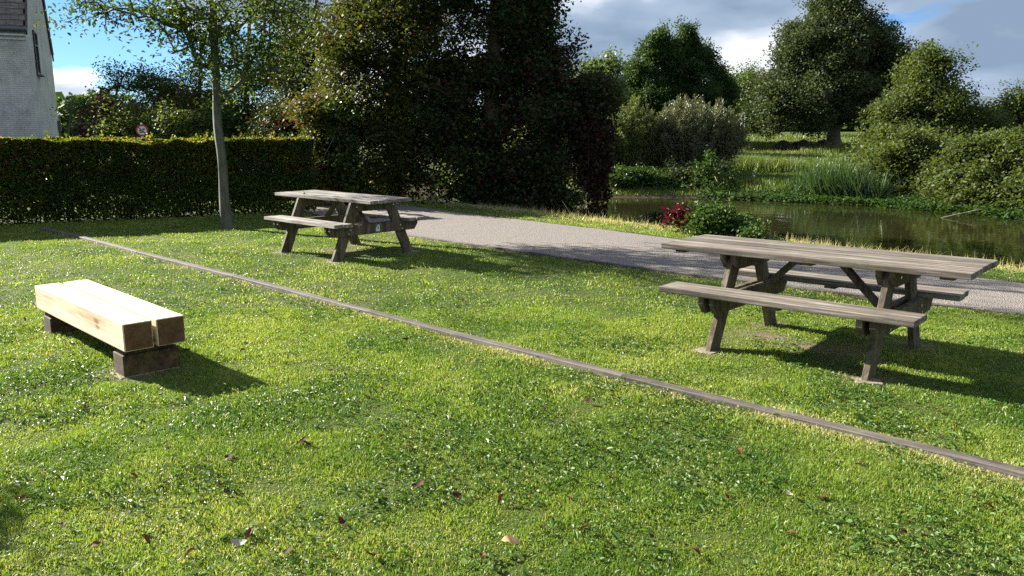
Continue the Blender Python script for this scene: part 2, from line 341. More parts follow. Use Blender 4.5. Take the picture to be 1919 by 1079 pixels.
# pond water
m, nt, p = new_mat('pond_water'); p.inputs['Base Color'].default_value = (.017, .016, .006, 1); p.inputs['Roughness'].default_value = .035; p.inputs['IOR'].default_value = 1.33
t = N(nt, 'ShaderNodeTexCoord'); a = noise(nt, mapping(nt, t.outputs['Object'], (1, 1, 1)), 1.6, 4, .55); b2 = noise(nt, t.outputs['Object'], 9, 2, .5)
b = N(nt, 'ShaderNodeBump'); b.inputs['Strength'].default_value = .10; b.inputs['Distance'].default_value = .06
L(nt, math_n(nt, 'ADD', a, math_n(nt, 'MULTIPLY', b2, .14)), b.inputs['Height']); L(nt, b.outputs[0], p.inputs['Normal'])
wv = np.array([(-14, 14, WATER_Z), (40, -6, WATER_Z), (40, 34, WATER_Z), (-14, 34, WATER_Z)])
tag(raw_mesh('pond_water', wv, [np.array([[0, 1, 2, 3]])], m), kind='structure')

# path: its own sheet, slightly domed, gravelly
def resample(P, n):
    P = np.array(P, float); s = np.r_[0, np.cumsum(np.hypot(*np.diff(P, axis=0).T))]; u = np.linspace(0, s[-1], n)
    return np.stack([np.interp(u, s, P[:, 0]), np.interp(u, s, P[:, 1])], 1)
A = resample(PATH_NEAR, 260); B = resample(PATH_FAR[::-1], 260)
for _ in range(6):
    A[1:-1] = (A[:-2]+2*A[1:-1]+A[2:])/4; B[1:-1] = (B[:-2]+2*B[1:-1]+B[2:])/4
wob = (np.random.default_rng(5).random((260, 1))-.5)*.05; A2 = A; B2 = B+wob*N_
rows = [A2+(B2-A2)*k for k in np.linspace(0, 1, 9)]
V = np.concatenate([np.c_[r_, np.full(260, .008+.02*math.sin(math.pi*k/8))] for k, r_ in enumerate(rows)])
I = (np.arange(8)[:, None]*260+np.arange(259)[None]).ravel()
m, nt, p = new_mat('path_gravel'); t = N(nt, 'ShaderNodeTexCoord')
vo = N(nt, 'ShaderNodeTexVoronoi'); vo.inputs['Scale'].default_value = 70; L(nt, t.outputs['Object'], vo.inputs['Vector'])
n1 = noise(nt, t.outputs['Object'], 1.6, 7, .7); n2 = noise(nt, t.outputs['Object'], 45, 4, .7)
r = ramp(nt, [(.0, (.14, .122, .108)), (.5, (.20, .178, .158)), (1, (.28, .255, .228))]); L(nt, vo.outputs['Color'], r.inputs[0])
c = mixc(nt, math_n(nt, 'MULTIPLY', n1, .55), r.outputs[0], (.155, .132, .108)); c = mixc(nt, math_n(nt, 'MULTIPLY', math_n(nt, 'SUBTRACT', n2, .5, True), 2.0, True), c, (.12, .1, .085))
L(nt, c, p.inputs['Base Color']); p.inputs['Roughness'].default_value = .9; p.inputs['Specular IOR Level'].default_value = .2
b = N(nt, 'ShaderNodeBump'); b.inputs['Strength'].default_value = .8; b.inputs['Distance'].default_value = .012; L(nt, vo.outputs['Distance'], b.inputs['Height']); L(nt, b.outputs[0], p.inputs['Normal'])
tag(raw_mesh('path', V, [np.stack([I, I+1, I+261, I+260], 1)], m, None, None, True), kind='structure')

# concrete/timber kerb along the lawn side of the path
def strip(name, P, w, z0, z1, mat, parent=None, off=0., jitter=.0, seed=1):
    P = np.array(P, float); T = np.gradient(P, axis=0); T /= np.linalg.norm(T, axis=1)[:, None]; nn = np.stack([-T[:, 1], T[:, 0]], 1)
    r_ = np.random.default_rng(seed); j = (r_.random(len(P))-.5)*jitter; h = (r_.random(len(P))-.5)*jitter*.5
    bv = .005
    prof = [(-w/2, z0), (-w/2, z1-bv), (-w/2+bv, z1), (w/2-bv, z1), (w/2, z1-bv), (w/2, z0)]
    V = np.concatenate([np.c_[P+nn*(off+a_+j[:, None]), z_+h] for a_, z_ in prof]); n = len(P); fs = []
    for k in range(5):
        i = np.arange(n-1); fs.append(np.stack([k*n+i, k*n+i+1, (k+1)*n+i+1, (k+1)*n+i], 1))
    caps = np.array([[k*n for k in range(6)], [k*n+n-1 for k in range(5, -1, -1)]])
    return raw_mesh(name, V, fs+[caps], mat, parent)
KB = A[(A[:, 0] < 12) & (A[:, 1] < 19)]
tag(strip('path_kerb', KB, .06, -.05, .028, M['wood_edging'], None, .03, .012), 'thin weathered timber kerb between the gravel path and the lawn', 'kerb')

# timber edging boards set in the lawn, one after another
EDGE = [(4.9, 1.75), (2.58, 3.96), (2.17, 4.35), (1.72, 4.77), (1.19, 5.26), (.55, 5.88), (-.45, 6.85), (-2.93, 9.41), (-4.78, 11.23), (-7.39, 13.88), (-8.35, 14.75)]
EL = resample(EDGE, 420)
for _ in range(300): EL[1:-1] = (EL[:-2]+2*EL[1:-1]+EL[2:])/4
cuts = [0, 62, 128, 196, 258, 322, 374, 420]
EDL = ['cut off by the right picture edge', 'next to the one at the right picture edge', 'just in front of the near picnic table', 'in the middle of the line', 'level with the right end of the pine bench', 'between the pine bench and the far table', 'farthest, ending at the hedge']
for k in range(len(cuts)-1):
    seg = EL[cuts[k]:min(cuts[k+1], 419)+1]; seg = resample(seg, 40); seg[-1] += (seg[-2]-seg[-1])*.03; c = seg.mean(0); seg = seg-c
    ang = math.atan2(*(seg[0]-seg[-1])[::-1]); ca, sa = math.cos(-ang), math.sin(-ang)
    loc_ = np.stack([seg[:, 0]*ca-seg[:, 1]*sa, seg[:, 0]*sa+seg[:, 1]*ca], 1)
    o = strip('edging_timber', loc_, .08, -.05, .032+.001*((k*37) % 3-1), M['wood_edging'], None, 0, .002, k)
    o.location = (c[0], c[1], 0); o.rotation_euler = (0, 0, ang)
    tag(o, 'weathered grey edging timber in the lawn, '+EDL[k], 'edging', 'timbers of the lawn edging')

# ---------------------------------------------------------------- picnic tables
def picnic_table(x, y, th, g, top_l, top_w, seat_l, seat_o, leg_a, leg_o, seat_b, foot_b, label, spread_in, gap=.008, badge=False, seat_z=.45, top_z=.75):
    root = empty('picnic_table', (x, y, 0), label, 'picnic table', 'wooden picnic tables on the lawn', th)
    TZ, SZ = top_z+g, seat_z+g; th_ = .045
    r_ = random.Random(int(x*100))
    def planks(n, w_tot, L_, cx, cy, ztop, gap):
        mb = MB(); pw = (w_tot-gap*(n-1))/n
        for k in range(n):
            dl = r_.uniform(-.004, .004)
            mb.box((cx+dl, cy-w_tot/2+pw/2+k*(pw+gap), ztop-th_/2+r_.uniform(-.0015, .0015)), (L_, pw, th_), bev=.006)
        return mb
    tm = M['wood_top_pale'] if badge else M['wood_top']
    planks(5, top_w, top_l, 0, 0, TZ, gap).build('tabletop', tm, root)
    for s in (-1, 1): planks(2, .29, seat_l, seat_o, s*seat_b, SZ, gap).build('seat', tm, root)
    bw = .045
    for e in (-1, 1):
        a = leg_o+e*leg_a
        for s in (-1, 1):
            # inclined leg: parallelogram in the (across, up) plane
            hw = .082; b0, b1 = s*foot_b, s*spread_in; z1 = TZ-th_
            prof = [(b0-hw, -.03), (b0+hw, -.03), (b1+hw, z1), (b1-hw, z1)]
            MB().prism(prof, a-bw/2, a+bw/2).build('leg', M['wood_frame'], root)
            MB().prism([(-.075, -.03), (.075, -.03), (.065, .004), (-.065, .004)], -.09, .09, Matrix.Translation((a+.02*e, s*foot_b+.05*s, 0)) @ Matrix.Rotation(r_.uniform(-.6, .6), 4, 'Z'), bev=.004).build('footing', M['soil'], root)
        for q in (-1, 1):
            c0 = a+q*(bw+.001)
            hb = seat_b+.125; zt = SZ-th_; zb = zt-.135
            prof = [(-hb, zt), (-hb, zt-.055), (-hb+.06, zb), (hb-.06, zb), (hb, zt-.055), (hb, zt)]
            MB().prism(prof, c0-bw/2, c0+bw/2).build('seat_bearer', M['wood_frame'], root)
            hb = top_w/2-.035; zt = TZ-th_; zb = zt-.12
            prof = [(-hb, zt), (-hb, zt-.045), (-hb+.07, zb), (hb-.07, zb), (hb, zt-.045), (hb, zt)]
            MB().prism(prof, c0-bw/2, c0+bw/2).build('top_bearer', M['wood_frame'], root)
        # diagonal brace from the seat bearers up to the middle of the top
        p0 = Vector((a-e*.07, 0, SZ-.13)); p1 = Vector((leg_o+e*.17, 0, TZ-th_-.03)); d = p1-p0
        Rm = d.to_track_quat('X', 'Z').to_matrix().to_4x4()
        MB().box((p0+p1)/2, (d.length+.05, .07, .045), rot=Rm).build('brace', M['wood_frame'], root)
        MB().box((e*(top_l/2-.16), 0, TZ-th_-.0125), (.09, top_w-.1, .024), bev=.003).build('batten', M['wood_frame'], root)
        for s in (-1, 1):
            for (bb, zz) in ((s*(foot_b*.42+spread_in*.58), SZ-.1), (s*(foot_b*.5+spread_in*.5), SZ-.15), (s*(spread_in+.03), TZ-.1)):
                q0 = a+e*(bw*1.5+.002); MB().cyl((q0, bb, zz), (q0+e*.007, bb, zz), .012, seg=10).build('bolt', M['metal'], root)
    MB().box((leg_o, 0, TZ-th_-.0125), (.14, top_w-.08, .024), bev=.003).build('batten', M['wood_frame'], root)
    for s in (-1, 1): MB().box((seat_o-.02, s*seat_b, SZ-th_-.0125), (.09, .25, .024), bev=.003).build('batten', M['wood_frame'], root)
    if badge:
        a = leg_o+leg_a+bw*1.5+.003; zc = SZ-.108
        pts = [(-.033, -.045), (.028, -.05), (.036, -.02), (.034, .02), (.022, .046), (.008, .05), (-.012, .03), (-.03, .0), (-.036, -.03)]
        bo = MB().prism([(b_+.03, zc+z_) for b_, z_ in pts], a, a+.003, bev=.0008).build('badge', M['badge'], root)
        MB().prism([(b_*.35+.036, zc+.008+z_*.42) for b_, z_ in ((-.03, -.04), (.03, -.04), (.0, .045))], a+.003, a+.0042, bev=0).build('emblem', M['frame_dark'], bo)
    return root
T1 = picnic_table(2.3812, 6.4581, -.7157, .036, 2.3465, .77, 1.9269, -.0235, .60, .0228, .5587, .56, 'near picnic table of silver grey planks with long overhanging top, at right', .2, .0065)
T2 = picnic_table(-2.435, 11.9067, -.7526, .056, 2.3027, .70, 1.706, .0758, .62, .1072, .62, .63, 'far picnic table with open gaps between its planks, next to the slim tree and hedge', .28, .012, True)
c_, s_ = math.cos(-.7526), math.sin(-.7526)
for k, (a_, b_) in enumerate(((-.62, -.2), (-.585, -.215), (-.55, -.235))):
    o = MB().ball((0, 0, .011), .0135, 2, (1.1, .9, .85)).cyl((0, 0, .02), (.003, .002, .03), .004, .002, 6).build('acorn', M['nut'], None, True)
    o.location = (-2.435+a_*c_-b_*s_, 11.9067+a_*s_+b_*c_, .806); o.rotation_euler = (0, 0, k*1.3)
    tag(o, ('left','middle','right')[k]+' one of three tiny dark brown nuts on the far picnic table top', 'acorn', 'nuts on the far table')

# ---------------------------------------------------------------- pine bench
th = -.8012; bx, by = -3.2676, 6.541; zt, hb, wb, Lb = .4006, .2, .2028, 2.0783
root = empty('beam_bench', (bx, by, 0), 'low bench of two thick pale new pine beams on dark timber blocks, left foreground', 'bench', None, th)
for s in (-1, 1):
    bm_ = MB().box((0, s*(wb/2+.014), zt-hb/2), (Lb, wb, hb), bev=.008).build('beam', M['pine'], root)
    for e in (-1, 1): MB().box((e*(Lb/2+.001), s*(wb/2+.014), zt-hb/2), (.004, wb-.014, hb-.014), bev=.001).build('end_grain', M['pine_end_shaded'], bm_)
for e in (-1, 1):
    MB().box((e*.84, -.0, .065), (.2, .40, .17), bev=.008).build('support_block', M['sleeper'], root)
    MB().box((e*.86, -.01, .176), (.13, .36, .05), bev=.005).build('spacer', M['sleeper'], root)
    MB().box((e*.84, -.02, -.022), (.23, .43, .04), bev=.015).build('footing', M['soil'], root)

# ---------------------------------------------------------------- foliage engine
def rand_unit(r_, n):
    v = r_.normal(size=(n, 3)); return v/np.linalg.norm(v, axis=1)[:, None]
def leaves(name, P, hue, size, mat, parent, r_, aspect=.5, up=.35, droop=0., shape='diamond'):
    n = len(P); nrm = rand_unit(r_, n); nrm[:, 2] = np.abs(nrm[:, 2])*1.0; nrm += np.array([0, 0, up]); nrm /= np.linalg.norm(nrm, axis=1)[:, None]
    u = np.cross(nrm, rand_unit(r_, n)); u[:, 2] -= droop; u /= np.linalg.norm(u, axis=1)[:, None]+1e-9
    v = np.cross(nrm, u); v /= np.linalg.norm(v, axis=1)[:, None]+1e-9
    s = size*(.6+.8*r_.random(n))[:, None]; u = u*s*.5; v = v*s*.5*aspect
    if shape == 'diamond':
        V = np.stack([P-u, P-u*.1+v, P+u, P-u*.1-v], 1).reshape(-1, 3); k = 4
        I = np.arange(n)[:, None]*4; F = [np.concatenate([I, I+1, I+2, I+3], 1)]
    else:   # folded six point leaf, two quads
        f = np.cross(u, v); f = f/(np.linalg.norm(f, axis=1)[:, None]+1e-9)*s*.5*aspect*.45
        V = np.stack([P-u, P-u*.35+v*.9+f, P+u*.4+v*.8+f, P+u-f*.6, P+u*.4-v*.8+f, P-u*.35-v*.9+f], 1).reshape(-1, 3); k = 6
        I = np.arange(n)[:, None]*6; F = [np.concatenate([I, I+1, I+2, I+3], 1), np.concatenate([I, I+3, I+4, I+5], 1)]
    return raw_mesh(name, V, F, mat, parent, {'hue': np.repeat(np.clip(hue, 0, 1), k)})
def tubes(name, A, B, ra, rb, mat, parent, sides=6):
    D = B-A; D /= np.linalg.norm(D, axis=1)[:, None]+1e-9; ref = np.where(np.abs(D[:, 2:3]) > .9, np.array([[1., 0, 0]]), np.array([[0, 0, 1.]]))
    U = np.cross(D, ref); U /= np.linalg.norm(U, axis=1)[:, None]+1e-9; Wv = np.cross(D, U); n = len(A); V = []
    for Pc, r in ((A-D*ra[:, None]*.25, ra), (B+D*rb[:, None]*.25, rb)):
        for k in range(sides):
            t = 2*math.pi*k/sides; V.append(Pc+(U*math.cos(t)+Wv*math.sin(t))*r[:, None])
    V = np.stack(V, 1).reshape(-1, 3); I = np.arange(n)[:, None]*2*sides
    F = [np.concatenate([I+k, I+(k+1) % sides, I+sides+(k+1) % sides, I+sides+k], 1) for k in range(sides)]
    return raw_mesh(name, V, F, mat, parent, None, True)
def smooth_tube(name, pts, rad, mat, parent, sides=14, wob=.06, seed=0):
    pts = np.array(pts, float); s = np.r_[0, np.cumsum(np.linalg.norm(np.diff(pts, axis=0), axis=1))]
    n = max(8, int(s[-1]/.12)); u = np.linspace(0, s[-1], n)
    P = np.stack([np.interp(u, s, pts[:, i]) for i in range(3)], 1); r = np.interp(u, s, rad)
    for _ in range(3): P[1:-1] = (P[:-2]+2*P[1:-1]+P[2:])/4
    T = np.gradient(P, axis=0); T /= np.linalg.norm(T, axis=1)[:, None]; ref = np.array([1., .2, 0]); U = np.cross(T, ref); U /= np.linalg.norm(U, axis=1)[:, None]; Wv = np.cross(T, U)
    rr = np.random.default_rng(seed); V = []
    ph = rr.random((3,))*6
    for k in range(sides):
        t = 2*math.pi*k/sides; rad_k = r*(1+wob*np.sin(3*t+ph[0]+u*2)+wob*.6*np.sin(5*t+ph[1]-u*5)+wob*.5*(rr.random(n)-.5))
        V.append(P+(U*math.cos(t)+Wv*math.sin(t))*rad_k[:, None])
    V = np.concatenate(V); i = np.arange(n-1); F = []
    for k in range(sides):
        a = k*n; b = ((k+1) % sides)*n; F.append(np.stack([a+i, b+i, b+i+1, a+i+1], 1))
    return raw_mesh(name, V, F, mat, parent, None, True)
def blob_targets(blobs, n, r_, bias=.45, sub=True):
    """blobs: (px, py, Y, rx_px, ry_px, depth m [,weight]) -> points inside ellipsoids, biased outwards"""
    B = []
    for b in blobs:
        c = at(b[0], b[1], b[2]); s = b[2]/FPX; B.append((c, np.array([b[3]*s, b[5], b[4]*s]), b[3]*b[4]*s*s*(b[6] if len(b) > 6 else 1)))
    if sub:
        B2 = []
        for c, Rr, w_ in B:
            m_ = 11 if n > 150 else 7
            D = rand_unit(r_, m_); q = .6+.38*r_.random(m_)
            for j in range(m_): f = .22+.2*r_.random(); B2.append((c+D[j]*Rr*q[j], Rr*f*np.array([1.15, 1, .8]), w_*f*f))
            B2.append((c, Rr*.55, w_*.16))
        B = B2
    w = np.array([x[2] for x in B]); k = r_.choice(len(B), n, p=w/w.sum())
    C = np.array([x[0] for x in B])[k]; Rr = np.array([x[1] for x in B])[k]
    D = rand_unit(r_, n); ph = r_.random((len(B), 8))*6.283; lob = 1+.20*np.sin(3*np.arctan2(D[:, 1], D[:, 0])+ph[k, 0])+.17*np.sin(4.1*D[:, 2]+3*D[:, 0]+ph[k, 1])+.14*np.sin(7*D[:, 0]-6*D[:, 2]+ph[k, 2])+.1*np.sin(11*D[:, 2]+9*D[:, 1]+ph[k, 3])
    rad = r_.random(n)**bias*lob*np.where(r_.random(n) < .10, 1.05+.3*r_.random(n), 1)
    return C+D*rad[:, None]*Rr
def skeleton(trunk, targets, r_, step, upb=.35, guides=None):
    """every target is joined to the nearest branch grown so far"""
    Pn = [np.array(q) for q in trunk]; par = [-1]+list(range(len(trunk)-1)); ntr = len(trunk)
    T = targets[np.argsort(np.min(np.linalg.norm(targets[:, None]-np.array(trunk)[None], axis=2), axis=1))]
    if guides is not None: T = np.concatenate([np.array(guides), T])
    tips = []; arr = np.zeros((len(trunk)+len(T)*12, 3)); arr[:ntr] = np.array(trunk); cnt = ntr
    for t in T:
        dv = arr[:cnt]-t; d = np.linalg.norm(dv, axis=1)+np.maximum(dv[:, 2], 0)*.6; k = int(np.argmin(d)); L0 = np.linalg.norm(t-arr[k])
        m_ = min(10, max(1, int(L0/step))); prev = k; a0 = arr[k].copy()
        for q in range(1, m_+1):
            f = q/m_; pnt = a0+(t-a0)*f+np.array([0, 0, upb*L0*.35*f*(1-f)*2])+(r_.normal(size=3)*step*.13 if q < m_ else 0)
            arr[cnt] = pnt; par.append(prev); prev = cnt; cnt += 1
        tips.append(prev)
    return arr[:cnt], np.array(par), np.array(tips), ntr
def tree(name, label, cat, group, trunk, r0, blobs, n_t, per, size, mat, bark, seed, sigma=.3, step=.35, twig=.005, aspect=.55, red=0., yel=0., flat=.8, up=.35, droop=.1, shape='diamond', bias=.45, hue_sc=1., extra=None, trunk_name='trunk', crown='crown', hue_off=0., sub=True, guides=None):
    r_ = np.random.default_rng(seed); trunk = np.array(trunk, float)
    s = np.r_[0, np.cumsum(np.linalg.norm(np.diff(trunk, axis=0), axis=1))]; n = max(4, int(s[-1]/step)+1); u = np.linspace(0, s[-1], n)
    tp = np.stack([np.interp(u, s, trunk[:, i]) for i in range(3)], 1)
    root = empty(name, tuple(trunk[0]), label, cat, group); off = trunk[0]
    T = blob_targets(blobs, n_t, r_, bias, sub)
    lo = max(1, int(n*.25))
    P, par, tips, ntr = skeleton(tp[lo:], T, r_, step, guides=guides)
    cntd = np.zeros(len(P)); 
    for t in tips:
        k = t
        while k >= 0: cntd[k] += 1; k = par[k]
    rad = twig*np.maximum(cntd, 1)**.46; rt = np.interp(u, [0, s[-1]*.08, s[-1]], [r0*1.5, r0, r0*.45])
    rad = np.minimum(rad, r0*.62)
    smooth_tube(trunk_name, tp-off, rt, bark, root, 12, .05, seed)
    e = np.arange(ntr, len(P)); e = e[par[e] >= 0]
    tubes('branches', P[par[e]]-off, P[e]-off, rad[par[e]].clip(0, None) if True else 0, rad[e], bark, root, 5)
    # leaves round the tips and along the outer branch pieces
    thin = e[rad[e] < twig*3.2]; nodes = np.concatenate([tips, r_.choice(thin, len(tips))]) if len(thin) else tips
    clump_h = r_.random(len(nodes)); cf = .35+1.1*r_.random(len(nodes)); clump_s = cf*sigma*.85
    k = r_.poisson(per/2*cf**1.6*1.15); idx = np.repeat(np.arange(len(nodes)), k)
    bd = P[nodes]-P[np.maximum(par[nodes], 0)]; bd /= np.linalg.norm(bd, axis=1)[:, None]+1e-9
    g_ = r_.normal(size=(len(idx), 3)); gl = np.linalg.norm(g_, axis=1)[:, None]; g_ *= np.minimum(gl, 1.5+.25*r_.random(gl.shape))/gl; g_ += bd[idx]*(g_*bd[idx]).sum(1)[:, None]*.9
    LP = P[nodes][idx]+g_*clump_s[idx][:, None]*np.array([1, 1, flat])
    hue = hue_off+hue_sc*(.42*r_.random(len(idx))+.48*clump_h[idx])*.85
    if yel: hue = np.where(r_.random(len(idx)) < yel*(.3+1.4*(clump_h[idx] > .6)), .86+.05*r_.random(len(idx)), hue)
    if red: hue = np.where((clump_h[idx] < red)*(r_.random(len(idx)) < .75), .92+.08*r_.random(len(idx)), hue)
    if extra is not None: LP, hue = extra(LP, hue, r_)
    leaves(crown, LP-off, hue, size, mat, root, r_, aspect, up, droop, shape)
    return root
def gz(x, y): return float(ground_z(np.array([x]), np.array([y]))[0])
def shoots(name, label, cat, group, base, n, h, spread, lean, leaf_n, size, mat, bark, seed, aspect=.3, hue_off=0., fan=1., lo=.15, parts=('stems', 'foliage')):
    """upright many-stemmed bush: base (x,y,rx,ry)"""
    r_ = np.random.default_rng(seed); x, y, rx, ry = base; z0 = gz(x, y); root = empty(name, (x, y, z0), label, cat, group)
    a = r_.random(n)*6.283; q = np.sqrt(r_.random(n)); bx_, by_ = np.cos(a)*q*rx, np.sin(a)*q*ry
    H = h*(.62+.38*r_.random(n))*(1-.38*q**2); dx = np.cos(a)*q*spread+r_.normal(size=n)*lean; dy = np.sin(a)*q*spread*.7+r_.normal(size=n)*lean
    seg = 6; pts = []
    for k in range(seg+1):
        f = k/seg; pts.append(np.stack([bx_+dx*f**1.4, by_+dy*f**1.4, H*f-.05], 1))
    A_ = np.concatenate(pts[:-1]); B_ = np.concatenate(pts[1:]); rr = np.repeat(np.linspace(.016, .004, seg), n)*h/2.5
    tubes(parts[0], A_, B_, rr, rr*.85, bark, root, 4)
    i = r_.integers(0, n, n*leaf_n); f = lo+(1-lo)*r_.random(n*leaf_n)**.8; w = .03+.05*h*(1-f)**.7
    LP = np.stack([bx_[i]+dx[i]*f**1.4, by_[i]+dy[i]*f**1.4, H[i]*f], 1)+r_.normal(size=(len(i), 3))*w[:, None]
    hue = hue_off+.25*r_.random(n)[i]+.4*r_.random(len(i))+.25*f
    leaves(parts[1], LP, hue, size, mat, root, r_, aspect, .1, -.6)
    return root
# ---- slim tree on the lawn
x, y = -5.03, 14.74
young = [(300, 25, 14.6, 130, 45, .9), (185, 22, 14.4, 62, 26, .5, .9), (480, 110, 14.3, 85, 40, .8, 1.2), (430, 55, 14.8, 130, 60, 1.2, 1.2), (400, -90, 14.8, 230, 100, 1.8, .8), (525, 25, 14.5, 70, 60, .8),
         (365, 118, 14.6, 55, 28, .6, 1.2), (430, -280, 14.8, 200, 120, 1.6, .6), (330, 60, 14.9, 110, 40, .7)]
GD = [at(*q, 14.7) for q in ((392, 150), (375, 120), (360, 85), (348, 50), (335, 15), (318, -30), (436, 168), (455, 150), (480, 138), (510, 128), (545, 122), (350, 60), (320, 45), (285, 30), (250, 15), (205, 12), (440, 60), (470, 30), (500, 0), (300, 0), (240, -20), (180, -10), (150, 12), (130, 20))]
tree('slim_tree', 'slim young tree with pale bark standing before the hedge beside the far table', 'tree', None,
     [(x, y, -.05), (x-.03, y, .5), (x+.0, y, 1.1), (x-.06, y, 1.8), (x-.03, y, 2.5), (x, y, 3.9), (x+.06, y+.05, 5.6), (x+.1, y, 7.4)], .082, young, 300, 38, .074, M['leaf_young'], M['bark_young'], 11, .2, .25, .0062, .5, guides=GD, flat=.75, shape='fold', yel=.03, bias=.6)
# ---- hedge
hx0, hy0, hx1, hy1 = -13.6, 13.35, -4.1, 17.6; hl = math.hypot(hx1-hx0, hy1-hy0); ha = math.atan2(hy1-hy0, hx1-hx0)
root = empty('clipped_hedge', (hx0, hy0, 0), 'long clipped beech hedge, dark below and sunlit along its flat top', 'hedge', None, ha)
r_ = np.random.default_rng(21); HT, HW = 1.5, .95
def hedge_pts(n, where):
    u = r_.random(n)*hl; v = r_.random(n)*HW; z = r_.random(n)*HT
    if where == 'front': v = np.abs(r_.normal(size=n))*.12
    if where == 'back': v = HW-np.abs(r_.normal(size=n))*.12
    if where == 'top': z = HT-np.abs(r_.normal(size=n))*.09
    lump = .10*vnoise(u, z, .5, 9)-.05; top = .13*vnoise(u, v, .3, 10)+.06*vnoise(u, v, 1.3, 17)-.08
    return np.stack([u, v+np.where(v < .3, lump, 0), z+top*(z/HT)], 1)
HP = np.concatenate([hedge_pts(62000, 'front'), hedge_pts(34000, 'back'), hedge_pts(40000, 'top'), hedge_pts(34000, 'in')])
keep = r_.random(len(HP)) < np.clip(.5+HP[:, 2]*.9, 0, 1)*np.clip(.45+1.3*vnoise(HP[:, 0], HP[:, 2], .22, 33), 0, 1); HP = HP[keep & (HP[:, 2] > .05)]
ns_ = 170; us_ = r_.random(ns_)*hl; vs_ = r_.random(ns_)*HW; hs_ = .05+.16*r_.random(ns_)**2; kk = r_.integers(0, ns_, 2600); ff = r_.random(2600)
HP = np.concatenate([HP, np.stack([us_[kk], vs_[kk], HT-.05+hs_[kk]*ff*1.2], 1)+r_.normal(size=(2600, 3))*.022])
hue = .5*r_.random(len(HP))+.3*vnoise(HP[:, 0], HP[:, 2], .4, 12)
br = vnoise(HP[:, 0], HP[:, 2], .9, 14)*.55+.09*(HP[:, 0]-3.5)*.5
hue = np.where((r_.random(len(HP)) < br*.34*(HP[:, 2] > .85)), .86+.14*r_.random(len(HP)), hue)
hue = np.where((HP[:, 2] > HT-.12)*(r_.random(len(HP)) < .35), .62+.25*r_.random(len(HP)), hue)  # some top leaves made paler: sunlight on the top put into their colour
leaves('foliage', HP, hue, .062, M['leaf_hedge'], root, r_, .62, .1, 0, 'fold')
n = 150; u = np.sort(r_.random(n)*hl); A_ = np.stack([u, .3+.35*r_.random(n), np.zeros(n)], 1); Am = A_+np.stack([r_.normal(size=n)*.08, r_.normal(size=n)*.08, .6+.1*r_.random(n)], 1)
Bt = np.repeat(Am, 5, 0)+np.stack([r_.normal(size=n*5)*.18, r_.normal(size=n*5)*.2, .35+.5*r_.random(n*5)], 1)
tubes('stems', np.r_[A_, np.repeat(Am, 5, 0)], np.r_[Am, Bt], np.r_[np.full(n, .014), np.full(n*5, .007)], np.r_[np.full(n, .009), np.full(n*5, .003)], M['bark_dark'], root, 5)

# ---- the tall overgrown trees by the pond
G1 = 'tall overgrown trees at the pond corner'
tree('alder_tree', 'tall olive green tree with loose leafy crown rising behind the far picnic table', 'tree', G1,
     [(-3.0, 21, 0), (-2.9, 21, 2.5), (-2.6, 21, 5), (-2.4, 21, 8.5)], .17,
     [(690, 60, 20.8, 90, 90, 1.4), (740, 180, 20.6, 95, 90, 1.4), (680, 190, 20.6, 60, 90, 1.1, .8), (780, 60, 21, 80, 110, 1.6), (720, -110, 21, 130, 110, 2, .8), (760, 290, 20.2, 85, 70, 1), (640, 100, 20.8, 40, 70, .8, .5), (700, 340, 20, 90, 45, .8)],
     760, 85, .095, M['leaf_olive'], M['bark_dark'], 31, .26, .35, .005, .6, red=.03, yel=.05)
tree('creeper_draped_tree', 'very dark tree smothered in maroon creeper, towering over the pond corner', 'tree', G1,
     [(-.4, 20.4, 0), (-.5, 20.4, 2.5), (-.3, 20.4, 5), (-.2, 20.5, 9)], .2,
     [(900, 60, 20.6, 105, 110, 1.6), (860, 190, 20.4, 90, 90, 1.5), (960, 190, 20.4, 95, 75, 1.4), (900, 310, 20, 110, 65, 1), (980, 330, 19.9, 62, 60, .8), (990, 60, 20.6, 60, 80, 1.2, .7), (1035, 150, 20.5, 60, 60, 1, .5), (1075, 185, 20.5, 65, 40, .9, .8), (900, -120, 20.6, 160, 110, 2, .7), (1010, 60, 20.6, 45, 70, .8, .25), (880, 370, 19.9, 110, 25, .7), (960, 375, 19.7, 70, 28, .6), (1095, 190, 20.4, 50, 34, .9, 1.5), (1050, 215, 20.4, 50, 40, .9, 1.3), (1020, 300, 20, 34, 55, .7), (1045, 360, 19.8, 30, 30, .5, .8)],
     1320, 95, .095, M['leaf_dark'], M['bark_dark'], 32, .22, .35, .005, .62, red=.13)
# hanging creeper curtain over the water
r_ = np.random.default_rng(41)
root = empty('hanging_creeper', tuple(at(1090, 200, 20.3)), 'maroon creeper curtain hanging from the dark tree down to the pond water', 'creeper')
off = np.array(root.location); st = []
for k in range(38):
    px = r_.choice([r_.uniform(1078, 1140), r_.uniform(1035, 1085)], p=[.8, .2]); top = at(px, 190+((px-1085)/55)**2*48+r_.uniform(-14, 26), 20.2+r_.uniform(-.5, .5))
    low = r_.uniform(235, 300) if px < 1080 else r_.uniform(270, 378)
    if r_.random() < .18: low = 420
    bot = at(px+r_.uniform(-4, 4), low, top[1]); bot[2] = max(bot[2], -.55); st.append((top, bot))
LPs = []; hs = []; SA, SB = [], []
for a_, b_ in st:
    n = int(150*np.linalg.norm(a_-b_)); f = r_.random(n)**.85; w = .13*(1-f)+.05
    pos = a_+(b_-a_)*f[:, None]+r_.normal(size=(n, 3))*w[:, None]; LPs.append(pos); hs.append(r_.random(n)*.85+(r_.random(n) < .05)*.3)
    k = 7; q = a_+(b_-a_)*np.linspace(0, 1, k)[:, None]+r_.normal(size=(k, 3))*.02; SA.append(q[:-1]); SB.append(q[1:])
LPs = np.concatenate(LPs); SA, SB = np.concatenate(SA), np.concatenate(SB)
